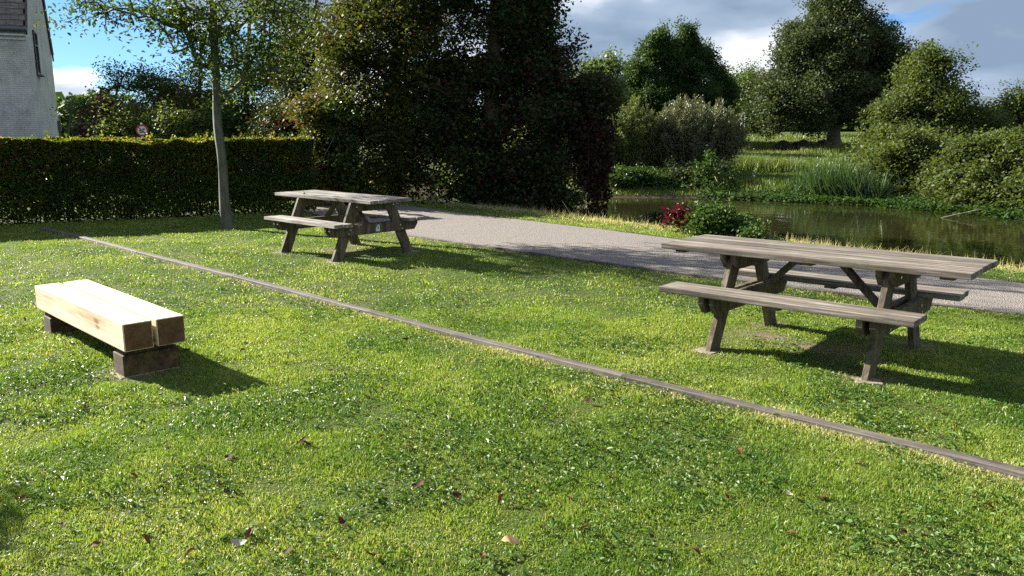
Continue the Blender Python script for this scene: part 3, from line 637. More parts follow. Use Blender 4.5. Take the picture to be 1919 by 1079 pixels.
tubes('stems', SA-off, SB-off, np.full(len(SA), .006), np.full(len(SA), .005), M['bark_dark'], root, 4)
leaves('foliage', LPs-off, np.concatenate(hs), .095, M['leaf_creeper'], root, r_, .7, .2, .4)
# ivy climbing a trunk and ivy mound at the left of the mass
tree('ivy_clad_trunk', 'narrow column of bright glossy ivy on a trunk behind the far table', 'ivy', None,
     [(-3.75, 19.4, 0), (-3.85, 19.4, .9), (-3.8, 19.4, 1.7)], .09,
     [(645, 255, 19.3, 16, 50, .3), (652, 330, 19.2, 15, 50, .3), (665, 362, 19.1, 20, 28, .3), (632, 215, 19.3, 24, 26, .4, .7)], 120, 90, .085, M['leaf_ivy'], M['bark_dark'], 51, .12, .25, .004, .75, droop=.5)
tree('ivy_bush', 'mixed olive and rusty ivy bush where the hedge ends', 'bush', None,
     [(-4.6, 19.9, 0), (-4.7, 19.9, 1.0), (-4.6, 19.9, 2.4)], .06,
     [(590, 300, 19.8, 40, 60, .8), (610, 210, 20, 45, 50, .9, .8), (575, 350, 19.4, 35, 40, .6), (620, 350, 19.4, 35, 38, .6)], 330, 85, .085, M['leaf_olive'], M['bark_dark'], 52, .17, .25, .004, .6, red=.08, yel=.14, hue_off=.1)

# ---- shrubs and trees beyond the hedge
G2 = 'shrubs and trees beyond the hedge'
tree('open_tree', 'open twiggy tree with bluish leaves and a long branch reaching left above the hedge', 'tree', G2, [(-13.4, 27, -.1), (-13.2, 27, 1.5), (-12.9, 27, 3.0)], .06,
     [(245, 150, 27, 55, 28, .8), (175, 205, 26.5, 45, 22, .6, .8), (290, 165, 27, 60, 40, 1), (230, 205, 27, 70, 28, .9)], 210, 42, .085, M['leaf_alder'], M['bark_dark'], 61, .2, .4, .006, .5, red=.0, hue_off=.15)
tree('red_creeper_shrub', 'scarlet leaved creeper on a shrub between the house and the road sign', 'shrub', G2, [(-13.2, 25.4, -.1), (-13.3, 25.4, 1.2), (-13.0, 25.4, 2.6)], .05,
     [(205, 200, 25, 26, 16, .5), (255, 212, 25.2, 60, 9, .5, .8), (172, 245, 25, 12, 22, .4)], 70, 24, .085, M['leaf_scarlet'], M['bark_dark'], 62, .2, .35, .005, .7)
tree('yellow_shrub', 'bushy yellow green shrub directly behind the round road sign', 'shrub', G2, [(-11.4, 24.6, -.1), (-11.4, 24.6, 1), (-11.2, 24.6, 2)], .06,
     [(230, 245, 24.4, 55, 30, .9), (290, 235, 24.6, 60, 32, .9), (345, 240, 24.4, 45, 34, .9)], 260, 80, .085, M['leaf_willow'], M['bark_dark'], 63, .2, .3, .005, .5, yel=.1, hue_off=.18)
tree('rusty_tree', 'thin crowned tree with rusty leaf tips just left of the slim tree', 'tree', G2, [(-10.2, 27.5, -.1), (-10.1, 27.5, 2), (-9.8, 27.5, 4.6)], .09,
     [(340, 170, 27, 60, 45, 1), (390, 210, 26.6, 50, 45, 1), (330, 215, 26.6, 50, 35, .8)], 260, 48, .085, M['leaf_olive'], M['bark_dark'], 64, .25, .35, .005, .5, red=.12, yel=.04)
tree('leafy_tree', 'mid green leafy tree behind the slim tree with sky showing through', 'tree', G2, [(-8.1, 26, -.1), (-8.1, 26, 2), (-7.8, 26, 5)], .11,
     [(470, 190, 25.6, 60, 60, 1.2), (500, 120, 26, 60, 50, 1.2), (440, 230, 25.4, 45, 38, .9), (540, 80, 26, 36, 36, 1, .4)], 330, 52, .085, M['leaf_alder'], M['bark_dark'], 65, .25, .35, .005, .55, hue_off=.25)
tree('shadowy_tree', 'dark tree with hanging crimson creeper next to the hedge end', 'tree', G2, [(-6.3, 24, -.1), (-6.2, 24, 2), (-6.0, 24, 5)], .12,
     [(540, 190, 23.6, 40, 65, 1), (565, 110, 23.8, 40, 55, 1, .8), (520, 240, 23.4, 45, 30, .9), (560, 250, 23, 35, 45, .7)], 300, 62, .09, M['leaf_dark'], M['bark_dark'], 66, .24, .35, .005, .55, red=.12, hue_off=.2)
tree('spindly_tree', 'spindly tree between the leafy tree and the tall olive tree', 'tree', G2, [(-5.4, 23, -.1), (-5.3, 23, 2), (-5.1, 23, 5.5)], .08,
     [(605, 130, 23, 40, 60, .9), (590, 40, 23, 45, 50, .9), (615, 200, 22.6, 35, 35, .7)], 130, 40, .09, M['leaf_olive'], M['bark_dark'], 67, .26, .35, .005, .5, yel=.05)

# ---- across the pond
G3 = 'trees across the pond'
def far_tree(name, label, base_px, Y, top_py, r0, blobs, n, per, size, mat, seed, **k):
    x, y = at(base_px, 260, Y)[:2]; z = gz(x, y); zt_ = at(base_px, top_py, Y)[2]
    return tree(name, label, k.pop('cat', 'tree'), G3, [(x, y, z-.1), (x, y, z+(zt_-z)*.4), (x+.1, y, z+(zt_-z)*.85)], r0, blobs, n, per, size, mat, M['bark_far'], seed, step=.7, twig=.012, **k)
far_tree('pale_tree', 'slender pale green tree peeking out right of the dark creeper tree', 1120, 46, 105, .14, [(1128, 150, 46, 30, 45, 1.2), (1105, 200, 46, 40, 50, 1.5), (1145, 190, 45, 25, 40, 1)], 240, 80, .17, M['leaf_far_light'], 71, sigma=.35)
G4 = [(1225, 165, 50, 34, 50, 1.8), (1205, 200, 50, 42, 42, 2), (1232, 215, 50, 46, 40, 2), (1216, 100, 50, 9, 30, .5, 3), (1241, 92, 50, 10, 34, .6, 3), (1190, 135, 50, 10, 26, .5, 3), (1262, 112, 50, 9, 30, .5, 3), (1172, 172, 50, 9, 20, .5, 3), (1228, 76, 50, 5, 16, .3, 3)]
far_tree('dark_alder', 'dark green pointed tree, left one of the two standing behind the willow bush', 1225, 50, 65, .2, G4, 620, 120, .125, M['leaf_alder'], 72, sigma=.25, up=.1, sub=False)
far_tree('dark_alder', 'broad dark green tree, right one of the two standing behind the willow bush', 1300, 51, 65, .2, [(1285, 140, 51, 24, 36, 1.3), (1305, 180, 51, 48, 42, 2), (1335, 205, 51, 34, 45, 1.7), (1330, 235, 50, 45, 26, 1.3), (1279, 95, 51, 9, 34, .5, 3), (1301, 105, 51, 9, 32, .5, 3), (1322, 122, 51, 9, 28, .5, 3), (1344, 145, 51, 9, 26, .5, 3), (1362, 175, 51, 9, 22, .5, 3), (1290, 68, 51, 5, 14, .3, 3)], 760, 120, .125, M['leaf_alder'], 73, sigma=.25, up=.1, sub=False)
far_tree('lime_tree', 'rounded light green tree standing left of the big spreading tree', 1395, 60, 145, .2, [(1395, 178, 60, 36, 36, 2), (1402, 225, 60, 32, 35, 2), (1375, 200, 60, 28, 42, 2)], 300, 120, .15, M['leaf_far_light'], 74, sigma=.5)
x, y = at(1561, 285, 46)[:2]; z = gz(x, y)
tree('spreading_tree', 'big spreading dark green tree with stout bare trunk on the far lawn', 'tree', G3, [(x, y, z-.1), (x, y, z+1.4), (x-.1, y, z+4), (x, y, z+8)], .34,
     [(1572, 36, 46, 40, 40, 1.8), (1625, 62, 46, 30, 30, 1.4, .8), (1520, 70, 46, 36, 34, 1.6), (1565, 115, 46, 66, 46, 2.4), (1490, 125, 46, 34, 40, 1.6), (1452, 185, 45, 28, 42, 1.6), (1500, 188, 44.6, 56, 34, 2), (1590, 168, 45.5, 62, 40, 2.2), (1668, 118, 46, 32, 24, 1.5), (1655, 170, 46, 36, 32, 1.6), (1505, 228, 44, 34, 10, 1.2), (1602, 206, 45, 42, 16, 1.5), (1446, 222, 45, 18, 16, 1)],
     1250, 230, .12, M['leaf_maple'], M['bark_far'], 75, .38, .6, .011, .7, flat=.8)
G5 = 'bushes along the far water edge'
far_tree('tall_sallow', 'tall yellowish green bushy tree on the far bank, right of the big spreading tree', 1740, 31, 105, .12, [(1740, 150, 31, 42, 45, 1.2, .8), (1760, 205, 31, 62, 45, 1.6), (1690, 235, 30.5, 60, 50, 1.5), (1810, 260, 31, 60, 40, 1.5), (1660, 290, 30, 45, 40, 1.2), (1735, 290, 30, 80, 50, 1.5), (1795, 215, 30.5, 34, 34, 1.2), (1840, 262, 30, 50, 34, 1.2), (1742, 112, 31, 14, 20, .5, 1.5)], 1150, 120, .105, M['leaf_willow'], 76, sigma=.27, bias=.6)
x, y = at(1700, 350, 27.5)[:2]
tree('waterside_bush', 'dense olive bush with drooping sprays over the water beside the reeds', 'bush', G5, [(x, y, gz(x, y)-.1), (x, y, .4), (x, y, 1)], .07, [(1690, 335, 27.2, 55, 40, .9), (1750, 345, 26.5, 65, 40, 1), (1640, 340, 28, 35, 38, .7), (1720, 290, 27.5, 60, 32, 1), (1690, 368, 26.6, 45, 14, .5), (1760, 374, 25.8, 45, 12, .5)], 520, 90, .11, M['leaf_willow'], M['bark_dark'], 77, .2, .4, .006, .55, hue_off=.05)
x, y = at(1850, 340, 24.5)[:2]
tree('waterside_bush', 'wide yellow green bush overhanging the water at the right edge', 'bush', G5, [(x, y, gz(x, y)-.1), (x, y, .4), (x, y, 1)], .07, [(1820, 330, 24.8, 60, 50, 1), (1880, 300, 24.6, 60, 50, 1.1), (1880, 355, 23.6, 65, 35, .9), (1930, 320, 24, 60, 60, 1.2), (1800, 365, 24.6, 50, 22, .7), (1830, 384, 23.6, 45, 12, .5), (1900, 390, 22.6, 50, 14, .6)], 640, 95, .11, M['leaf_willow'], M['bark_dark'], 78, .2, .4, .006, .55)
far_tree('golden_tree', 'golden green tree top at the far right edge above the bushes', 1915, 40, 165, .12, [(1912, 200, 40, 18, 26, 1), (1935, 225, 40, 30, 40, 1.3)], 160, 80, .12, M['leaf_willow'], 79, sigma=.35, hue_off=.15)
# upright willow shoots
x, y = at(1290, 330, 33)[:2]
shoots('willow_bush', 'grey green willow bush of many upright shoots at the far water edge', 'bush', G5, (x, y, 1.3, .9), 300, 3.35, 1.0, .12, 260, .12, M['leaf_sallow'], M['twig_pale'], 81, .28)
x, y = at(1170, 330, 33)[:2]
shoots('willow_bush', 'pale yellow green willow bush hanging low right behind the creeper curtain', 'bush', G5, (x, y, 1.1, .8), 220, 3.2, .7, .16, 230, .12, M['leaf_willow'], M['twig_pale'], 82, .3, .1)
x, y = at(1060, 330, 34)[:2]
shoots('willow_bush', 'light willow bush seen through the gaps of the creeper curtain', 'bush', G5, (x, y, 1.6, .8), 240, 3.0, .9, .2, 220, .12, M['leaf_willow'], M['twig_pale'], 83, .3, .12)
x, y = at(1200, 345, 30.3)[:2]
tree('bright_bush', 'low bright green bush at the foot of the willows on the far bank', 'bush', G5, [(x, y, gz(x, y)-.05), (x, y, 0), (x, y, .2)], .04, [(1200, 335, 30.2, 48, 20, .7), (1165, 345, 30, 30, 18, .6), (1250, 350, 30, 40, 16, .6)], 190, 100, .1, M['leaf_bramble'], M['bark_dark'], 84, .16, .4, .005, .5)
x, y = at(1345, 345, 29.5)[:2]
tree('dark_bush', 'dark low bush on the far bank just behind the sapling', 'bush', G5, [(x, y, gz(x, y)-.05), (x, y, .1), (x, y, .5)], .04, [(1330, 335, 29.8, 34, 26, .7), (1300, 345, 29.8, 34, 26, .7), (1270, 330, 30.5, 30, 26, .6)], 190, 100, .1, M['leaf_dark'], M['bark_dark'], 85, .16, .4, .005, .5, hue_off=.1)
# reeds
r_ = np.random.default_rng(91); n = 1500
root = empty('reed_bed', tuple(at(1550, 370, 27.2)[:2])+(WATER_Z,), 'clump of tall upright green reeds standing at the far water edge', 'reeds')
px = np.clip(r_.normal(1560, 48, n), 1455, 1650); Yd = 27.9-(px-1455)/195*2.2+r_.uniform(-.2, .9, n)
bx_ = (px-959.5)/FPX*Yd/math.cos(PITCH)*.98; H = (.75+.75*r_.random(n))*np.clip(.35+(px-1450)/90, 0, 1)*np.where(px > 1620, .8, 1)
ln = r_.normal(size=(n, 2))*.14; V = []; seg = 5; wdt = .012+.012*r_.random(n); an = r_.random(n)*3.14; sx, sy = np.cos(an)*wdt, np.sin(an)*wdt*.6
bend = r_.random(n)**3*.9
for k in range(seg+1):
    f = k/seg; cx = bx_+ln[:, 0]*f*2+ln[:, 0]*bend*3*f**3; cy = Yd+ln[:, 1]*f+0*f; cz = WATER_Z-.02+H*(f-.35*bend*f**3); tw = (1-f**2.2)
    V += [np.stack([cx-sx*tw, cy-sy*tw, cz], 1), np.stack([cx+sx*tw, cy+sy*tw, cz], 1)]
V = np.stack(V, 1); K = (seg+1)*2; I = np.arange(n)[:, None]*K
F = [np.concatenate([I+2*k, I+2*k+1, I+2*k+3, I+2*k+2], 1) for k in range(seg)]
hu = np.repeat((.75*r_.random(n))[:, None], K, 1); hu[:, :4] = np.where(r_.random((n, 1)) < .25, 1., hu[:, :4])
raw_mesh('blades', V.reshape(-1, 3)-np.array(root.location), F, M['leaf_reed'], root, {'hue': hu.ravel()})
# floating/creeping green margin
r_ = np.random.default_rng(92); n = 16000; px = r_.uniform(1370, 1660, n); Yd = 28.2-np.clip((px-1455)/195, 0, 1)*2.2-r_.random(n)**1.5*.9*(.4+.6*vnoise(px, px*0, 25, 5))
q_ = resample([(6.5, 28.4), (7.5, 28.1), (9.3, 26.9), (11.2, 25.4), (12.2, 23.8), (13.4, 21.6), (17.5, 19.6), (20, 17.6)], 500)
n2_ = 26000; i_ = r_.integers(0, 500, n2_); dn = np.array([-.68, -.73]); sp_ = r_.normal(size=n2_)*.28
e_ = q_[i_]+dn*sp_[:, None]+r_.normal(size=(n2_, 2))*.05; zz_ = np.maximum(WATER_Z, ground_z(e_[:, 0], e_[:, 1]))+.02+.2*r_.random(n2_)**2
PM = np.concatenate([np.stack([(px-959.5)/FPX*Yd/math.cos(PITCH)*.98, Yd, WATER_Z+.02+.10*r_.random(n)**2], 1), np.c_[e_, zz_]])
tag(leaves('water_margin_plants', PM, np.r_[.3+.6*r_.random(n), .05+.5*r_.random(n2_)], .09, M['leaf_bramble'], None, r_, .6, .8), 'mat of bright green plants creeping over the water under the reeds', 'plants', None, 'stuff')
# ---- near bank plants
x, y = 3.75, 13.9; z = gz(x, y)
tree('sapling', 'leafy sapling with two thin stems growing on the near bank left of the near table', 'sapling', None, [(x-.1, y, z-.05), (x-.12, y, z+.5), (x-.15, y, z+1.35)], .016,
     [(1325, 315, 13.9, 24, 28, .25), (1310, 350, 13.9, 24, 20, .25), (1350, 345, 13.9, 26, 26, .25), (1325, 385, 13.9, 30, 24, .25, .7), (1372, 352, 13.9, 10, 14, .15, .6)], 60, 10, .085, M['leaf_bramble'], M['twig_pale'], 95, .06, .12, .0022, .5, shape='fold', hue_sc=.8, flat=1)
x, y = 2.95, 14.2; z = gz(x, y)
tree('scarlet_creeper', 'small bush of scarlet creeper leaves at the path edge near the sapling', 'creeper', None, [(x, y, z-.05), (x, y, z+.1), (x, y, z+.2)], .012,
     [(1282, 402, 14.2, 24, 16, .25), (1262, 414, 14.2, 10, 8, .15), (1300, 415, 14.1, 14, 12, .2)], 42, 12, .07, M['leaf_scarlet'], M['twig_pale'], 96, .07, .12, .003, .75, shape='fold')
x, y = 3.55, 13.5; z = gz(x, y)
tree('bramble_bush', 'low glossy bramble bush on the bank just behind the near table top', 'bush', None, [(x, y, z-.05), (x, y, z+.1), (x, y, z+.2)], .012,
     [(1350, 415, 13.6, 46, 26, .4), (1318, 420, 13.7, 22, 18, .3), (1385, 425, 13.4, 26, 16, .3), (1300, 428, 13.9, 22, 12, .25)], 150, 24, .07, M['leaf_bramble'], M['twig_pale'], 97, .09, .12, .003, .6, shape='fold')
x, y = 4.9, 12.6; z = gz(x, y)
tree('bank_weed', 'small light green weed tuft poking over the near table top', 'weed', None, [(x, y, z-.05), (x, y, z+.1), (x, y, z+.2)], .01, [(1408, 440, 12.8, 22, 9, .25)], 40, 30, .05, M['leaf_bramble'], M['twig_pale'], 98, .06, .12, .003, .6)
x, y = 1.75, 15.9; z = gz(x, y)
tree('bank_weed', 'dark leafy weed tuft on the bank edge left of the scarlet creeper', 'weed', None, [(x+.3, y, z-.05), (x+.3, y, z+.1), (x+.3, y, z+.15)], .01, [(1215, 412, 15.9, 30, 10, .25)], 50, 26, .06, M['leaf_dark'], M['twig_pale'], 99, .07, .12, .003, .6)
# off to the left of the view: the shrub whose shade reaches the lawn corner
tree('lawn_shrub', 'leafy shrub standing on the lawn left of the bench, outside the view', 'shrub', None, [(-7.3, 5.75, -.05), (-7.3, 5.75, .8), (-7.3, 5.75, 1.6)], .04, [(959.5-7.3/5.75*1540, 150, 5.75, 130, 150, .45)], 100, 90, .07, M['leaf_young'], M['bark_young'], 100, .12, .2, .004, .5)

# distant wood and hills
r_ = np.random.default_rng(101)
n = 1500; a = r_.uniform(-.95, .95, n); d = 120+r_.random(n)*50; cx, cy = np.sin(a)*d, np.cos(a)*d; hh = (1.2+3.8*vnoise(a*60, a*0, 3, 8)+1.5*r_.random(n))
idx = np.repeat(np.arange(n), 60); LPd = np.stack([cx[idx], cy[idx], .8+hh[idx]*r_.random(len(idx))**.7], 1)+r_.normal(size=(len(idx), 3))*np.array([1.5, 1.5, .35])
tag(leaves('distant_wood', LPd, .6*r_.random(len(idx))+.3*r_.random(n)[idx], 1.0, M['leaf_alder'], None, r_, .8), 'low line of distant trees along the horizon', 'wood', None, 'stuff')
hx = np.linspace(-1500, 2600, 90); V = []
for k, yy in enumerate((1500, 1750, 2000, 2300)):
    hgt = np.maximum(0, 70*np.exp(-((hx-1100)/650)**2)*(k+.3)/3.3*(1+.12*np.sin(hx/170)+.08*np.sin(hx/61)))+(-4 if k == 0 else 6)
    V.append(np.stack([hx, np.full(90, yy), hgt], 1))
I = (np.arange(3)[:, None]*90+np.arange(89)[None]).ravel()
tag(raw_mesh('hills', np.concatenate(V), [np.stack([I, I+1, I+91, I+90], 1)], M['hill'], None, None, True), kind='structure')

# ---------------------------------------------------------------- far lawn objects
def boulder(px, py, Y, r, label, seed):
    c = at(px, py, Y); z = gz(c[0], c[1]); r_ = random.Random(seed); b = bmesh.new(); bmesh.ops.create_icosphere(b, subdivisions=3, radius=r)
    ph = [r_.uniform(0, 6) for _ in range(6)]
    for v in b.verts:
        q = v.co/r; k = 1+.12*math.sin(3*q.x+ph[0])+.1*math.sin(4*q.y+ph[1])+.08*math.sin(6*q.z+ph[2]+3*q.x); v.co = Vector((v.co.x*k*1.25, v.co.y*k, max(v.co.z*k*.85, -r*.5)))
    me = bpy.data.meshes.new('boulder'); b.to_mesh(me); b.free(); me.materials.append(M['rock'])
    for p_ in me.polygons: p_.use_smooth = True
    o = bpy.data.objects.new('boulder', me); col.objects.link(o); o.location = (c[0], c[1], z+r*.35); tag(o, label, 'boulder', 'dark boulders under the spreading tree')
boulder(1543, 275, 45.5, .36, 'dark rounded boulder right beside the trunk of the spreading tree', 1)
boulder(1502, 275, 45.5, .38, 'dark boulder in the middle of the three under the spreading tree', 2)
boulder(1466, 276, 45.5, .34, 'low dark boulder farthest left from the spreading tree trunk', 3)
c = at(1389, 262, 56); z = gz(c[0], c[1])
root = empty('sign_post', (c[0], c[1], z), 'thin pale post with an open metal frame beyond the willow bush', 'post')
MB().cyl((0, 0, -.05), (0, 0, 1.15), .06).build('post', M['white_paint'], root)
fr = MB(); zt_ = at(1389, 214, 56)[2]-z
fr.cyl((-.02, 0, 1.1), (-.02, 0, zt_), .025).cyl((.2, 0, .5), (.2, 0, zt_), .02).cyl((-.04, 0, zt_), (.22, 0, zt_), .025).cyl((-.04, 0, zt_-.4), (.22, 0, zt_-.4), .02)
fr.build('frame', M['metal'], root)
c = at(1450, 261, 62); z = gz(c[0], c[1])
root = empty('low_rail', (c[0], c[1], z), 'low pale rail running behind the spreading tree', 'rail')
rl = MB(); rl.box((0, 0, .5), (3.6, .04, .045), bev=.005); rl.build('rail', M['metal'], root)
for q in (-1.7, -.6, .6, 1.7): MB().box((q, .05, .25), (.05, .05, .52), bev=.01).build('post', M['metal'], root)
# bird standing in the shade
c = at(1411, 350, 31.0); z = gz(c[0], c[1])
root = empty('pigeon', (c[0], c[1], z), 'small grey bird standing in the shade on the far bank', 'bird', None, .5)
me = bpy.data.meshes.new('body'); bm = bmesh.new()
sp = [((-.17, 0, .10), .012), ((-.09, 0, .13), .035), ((0, 0, .16), .062), ((.06, 0, .18), .055), ((.09, 0, .24), .030), ((.105, 0, .275), .032), ((.135, 0, .272), .012), ((.155, 0, .265), .005)]
prev = None
for (p_, r0_) in sp:
    t_ = 2*math.pi; ring = []
    for k in range(12):
        ring.append(bm.verts.new((p_[0]+.4*math.sin(k/12*t_)*r0_*.6, p_[1]+math.cos(k/12*t_)*r0_, p_[2]+math.sin(k/12*t_)*r0_)))
    if prev:
        for k in range(12): bm.faces.new((prev[k], prev[(k+1) % 12], ring[(k+1) % 12], ring[k]))
    prev = ring
for s in (-1, 1):
    ca_ = bmesh.ops.create_cone(bm, cap_ends=True, segments=6, radius1=.006, radius2=.006, depth=.12)['verts']
    for v in ca_: v.co += Vector((.01, s*.025, .06))
bm.to_mesh(me); bm.free(); me.materials.append(M['feather']); o = bpy.data.objects.new('body', me); col.objects.link(o); o.parent = root
MB().ball((-.02, -.055, .17), .05, 2, (1.6, .35, .7)).build('wing', M['pale_feather'], root, True)
# dead branch on the right shore
root = bpy.data.objects.new
c = at(1805, 395, 21.8); r_ = np.random.default_rng(7)
P0 = np.array([[-.55, 0, -.06], [-.2, .02, .02], [.15, .05, .09], [.5, .02, .17], [.15, .05, .09], [.35, -.1, .2]]); ee = [(0, 1), (1, 2), (2, 3), (4, 5)]
o = tubes('dead_branch', np.array([P0[a] for a, b in ee]), np.array([P0[b] for a, b in ee]), np.array([.022, .02, .016, .010]), np.array([.02, .016, .008, .004]), M['twig_pale'], None, 7)
o.location = (c[0], c[1], WATER_Z+.05); tag(o, 'pale dead branch lying at the waterline below the right bushes', 'branch')
# far pale building beyond the right bushes
c = at(1900, 232, 150); z = 1.0
root = empty('far_house', (c[0], c[1], z), 'tiny pale house with a low roof far beyond the bushes at right', 'house')
MB().box((0, 0, 1.0), (9, 6, 2.4), bev=0).build('wall', M['white_paint'], root)
MB().prism([(-3.2, 2.2), (3.2, 2.2), (0, 3.1)], -4.8, 4.8, bev=0).build('roof', M['roof_far'], root)

# ---------------------------------------------------------------- road sign beyond the hedge
root = empty('road_sign', (-9.55, 22.0, 0), 'round red ringed sign with black diagonal bar on a post behind the hedge', 'sign', None, R(14))
def disc(mat, name, r, r_in, y0, y1, par):
    b = bmesh.new(); n = 40; rings = []
    for yy in (y0, y1):
        rings.append([b.verts.new((math.cos(2*math.pi*k/n)*r, yy, math.sin(2*math.pi*k/n)*r)) for k in range(n)])
        rings.append([b.verts.new((math.cos(2*math.pi*k/n)*r_in, yy, math.sin(2*math.pi*k/n)*r_in)) for k in range(n)] if r_in else None)
    for k in range(n):
        q = (k+1) % n; b.faces.new((rings[0][k], rings[0][q], rings[2][q], rings[2][k]))
        if r_in: b.faces.new((rings[0][k], rings[1][k], rings[1][q], rings[0][q])); b.faces.new((rings[2][k], rings[2][q], rings[3][q], rings[3][k])); b.faces.new((rings[1][k], rings[3][k], rings[3][q], rings[1][q]))
    if not r_in: b.faces.new(rings[0]); b.faces.new(rings[2][::-1])
    bmesh.ops.recalc_face_normals(b, faces=b.faces[:]); me = bpy.data.meshes.new(name); b.to_mesh(me); b.free(); me.materials.append(mat)
    o = bpy.data.objects.new(name, me); col.objects.link(o); o.parent = par; return o
MB().cyl((0, .03, -.05), (0, .03, 1.9), .03).build('post', M['metal'], root)
d = disc(M['sign_white'], 'disc', .15, 0, -.006, .006, root); d.location = (0, 0, 1.70)
disc(M['sign_red'], 'red_ring', .15, .112, -.011, -.0065, d)
MB().box((0, -.012, 0), (.225, .004, .022), bev=0, rot=Matrix.Rotation(R(45), 4, 'Y')).build('diagonal_bar', M['sign_black'], d)
MB().box((.045, -.010, .035), (.06, .004, .03), bev=.001).box((.03, -.010, .02), (.02, .004, .02), bev=.001).box((-.05, -.010, .0), (.05, .004, .03), bev=.001).box((-.02, -.010, -.045), (.07, .004, .03), bev=.001).build('symbols', M['sign_black'], d)
MB().box((0, 0, 1.485), (.26, .008, .085), bev=.002).build('plate', M['metal'], root)

# ---------------------------------------------------------------- old whitewashed house
m, nt, p = new_mat('whitewashed_brick'); t = N(nt, 'ShaderNodeTexCoord')
bk = N(nt, 'ShaderNodeTexBrick'); bk.inputs['Scale'].default_value = 1; bk.inputs['Brick Width'].default_value = .23; bk.inputs['Row Height'].default_value = .075; bk.inputs['Mortar Size'].default_value = .008; bk.inputs['Mortar Smooth'].default_value = .6
rotv = N(nt, 'ShaderNodeVectorRotate', rotation_type='X_AXIS'); rotv.inputs['Angle'].default_value = math.pi/2
sepx = N(nt, 'ShaderNodeSeparateXYZ'); L(nt, t.outputs['Object'], sepx.inputs[0]); cb = N(nt, 'ShaderNodeCombineXYZ')
L(nt, math_n(nt, 'ADD', sepx.outputs[0], sepx.outputs[1]), cb.inputs[0]); L(nt, sepx.outputs[2], cb.inputs[1]); L(nt, cb.outputs[0], bk.inputs['Vector'])
n1 = noise(nt, t.outputs['Object'], 1.1, 7, .7); n2 = noise(nt, mapping(nt, t.outputs['Object'], (3, 3, .4)), 3, 5, .7); n3 = noise(nt, t.outputs['Object'], 7, 6, .75)
r = ramp(nt, [(.32, (.30, .30, .29)), (.5, (.46, .46, .45)), (.65, (.56, .56, .55))]); L(nt, n1, r.inputs[0])
st_ = ramp(nt, [(.55, 0), (.72, 1)]); L(nt, n2, st_.inputs[0]); pl = ramp(nt, [(.6, 0), (.66, 1)]); L(nt, n3, pl.inputs[0])
c = mixc(nt, math_n(nt, 'MULTIPLY', st_.outputs[0], .45), r.outputs[0], (.2, .17, .13)); c = mixc(nt, math_n(nt, 'MULTIPLY', pl.outputs[0], .5), c, (.26, .19, .14))
c = mixc(nt, math_n(nt, 'MULTIPLY', bk.outputs['Fac'], .35), c, (.2, .19, .17))
L(nt, c, p.inputs['Base Color']); p.inputs['Roughness'].default_value = .9
b = N(nt, 'ShaderNodeBump'); b.inputs['Strength'].default_value = .7; b.inputs['Distance'].default_value = .015; b.invert = True
L(nt, math_n(nt, 'ADD', bk.outputs['Fac'], math_n(nt, 'MULTIPLY', n3, .6)), b.inputs['Height']); L(nt, b.outputs[0], p.inputs['Normal']); M['brick'] = m
m, nt, p = new_mat('roof_tiles'); t = N(nt, 'ShaderNodeTexCoord'); nn_ = noise(nt, mapping(nt, t.outputs['Object'], (4, 1, 4)), 3, 5, .7)
r = ramp(nt, [(.3, (.045, .04, .034)), (.5, (.11, .098, .085)), (.7, (.22, .2, .175))]); L(nt, nn_, r.inputs[0]); L(nt, r.outputs[0], p.inputs['Base Color']); p.inputs['Roughness'].default_value = .85; M['tiles'] = m
HC = at(63, 200, 32.0); HB = at(98, 105, 41.5); ga = math.atan2(HB[1]-HC[1], HB[0]-HC[0])   # gable direction, running away from the camera
house = empty('old_house', (HC[0], HC[1], 0), 'old whitewashed brick house with a steep tiled roof behind the hedge', 'house', None, ga)
# local x = along the gable (away), local y = along the front wall to the left
GW, HL, EV = math.hypot(HB[1]-HC[1], HB[0]-HC[0]), 7.0, at(60, 52, 32)[2]; EB = HB[2]; RZ = EV+GW/2*1.15
def quad_mesh(pts, F, name, mat, par): return raw_mesh(name, np.array(pts, float), [np.array([f]) for f in F], mat, par)
quad_mesh([(0, 0, -.1), (GW, 0, -.1), (GW, 0, EB), (GW/2, 0, RZ), (0, 0, EV), (0, HL, -.1), (GW, HL, -.1), (GW, HL, EB), (GW/2, HL, RZ), (0, HL, EV)],
          [(0, 1, 2, 3, 4), (9, 8, 7, 6, 5), (0, 4, 9, 5), (1, 6, 7, 2)], 'wall', M['brick'], house)
rf = MB(); sl = math.atan2(RZ-EV, GW/2); rl_ = math.hypot(GW/2, RZ-EV)+.28; rr_ = random.Random(3)
for s in (0, 1):
    rowh = .30; nr = int(rl_/rowh)
    for k in range(nr):
        dd = k*rowh-.22; xx = dd*math.cos(sl); zz = EV+.06+dd*math.sin(sl); xx = xx if s == 0 else GW-xx
        ncol = 26 if s == 0 else 1; wcol = (HL+.2)/ncol
        for q in range(ncol):
            rot = Matrix.Rotation((-1 if s == 0 else 1)*(sl-.07), 4, 'Y')
            rf.box((xx+(.5 if s == 0 else -.5)*rowh*math.cos(sl), -.1+wcol*(q+.5)+(wcol/2 if (k % 2 and s == 0) else 0), zz+.5*rowh*math.sin(sl)+rr_.uniform(-.004, .004)), (rowh*1.15, wcol-.008, .018), bev=0, rot=rot)
roof = rf.build('roof', M['tiles'], house)
rot = Matrix.Rotation(-sl, 4, 'Y'); rot2 = Matrix.Rotation(sl, 4, 'Y')
MB().box((GW/4, -.05, (EV+RZ)/2-.02), (rl_, .06, .2), bev=.004, rot=rot).build('verge_board', M['verge'], house)
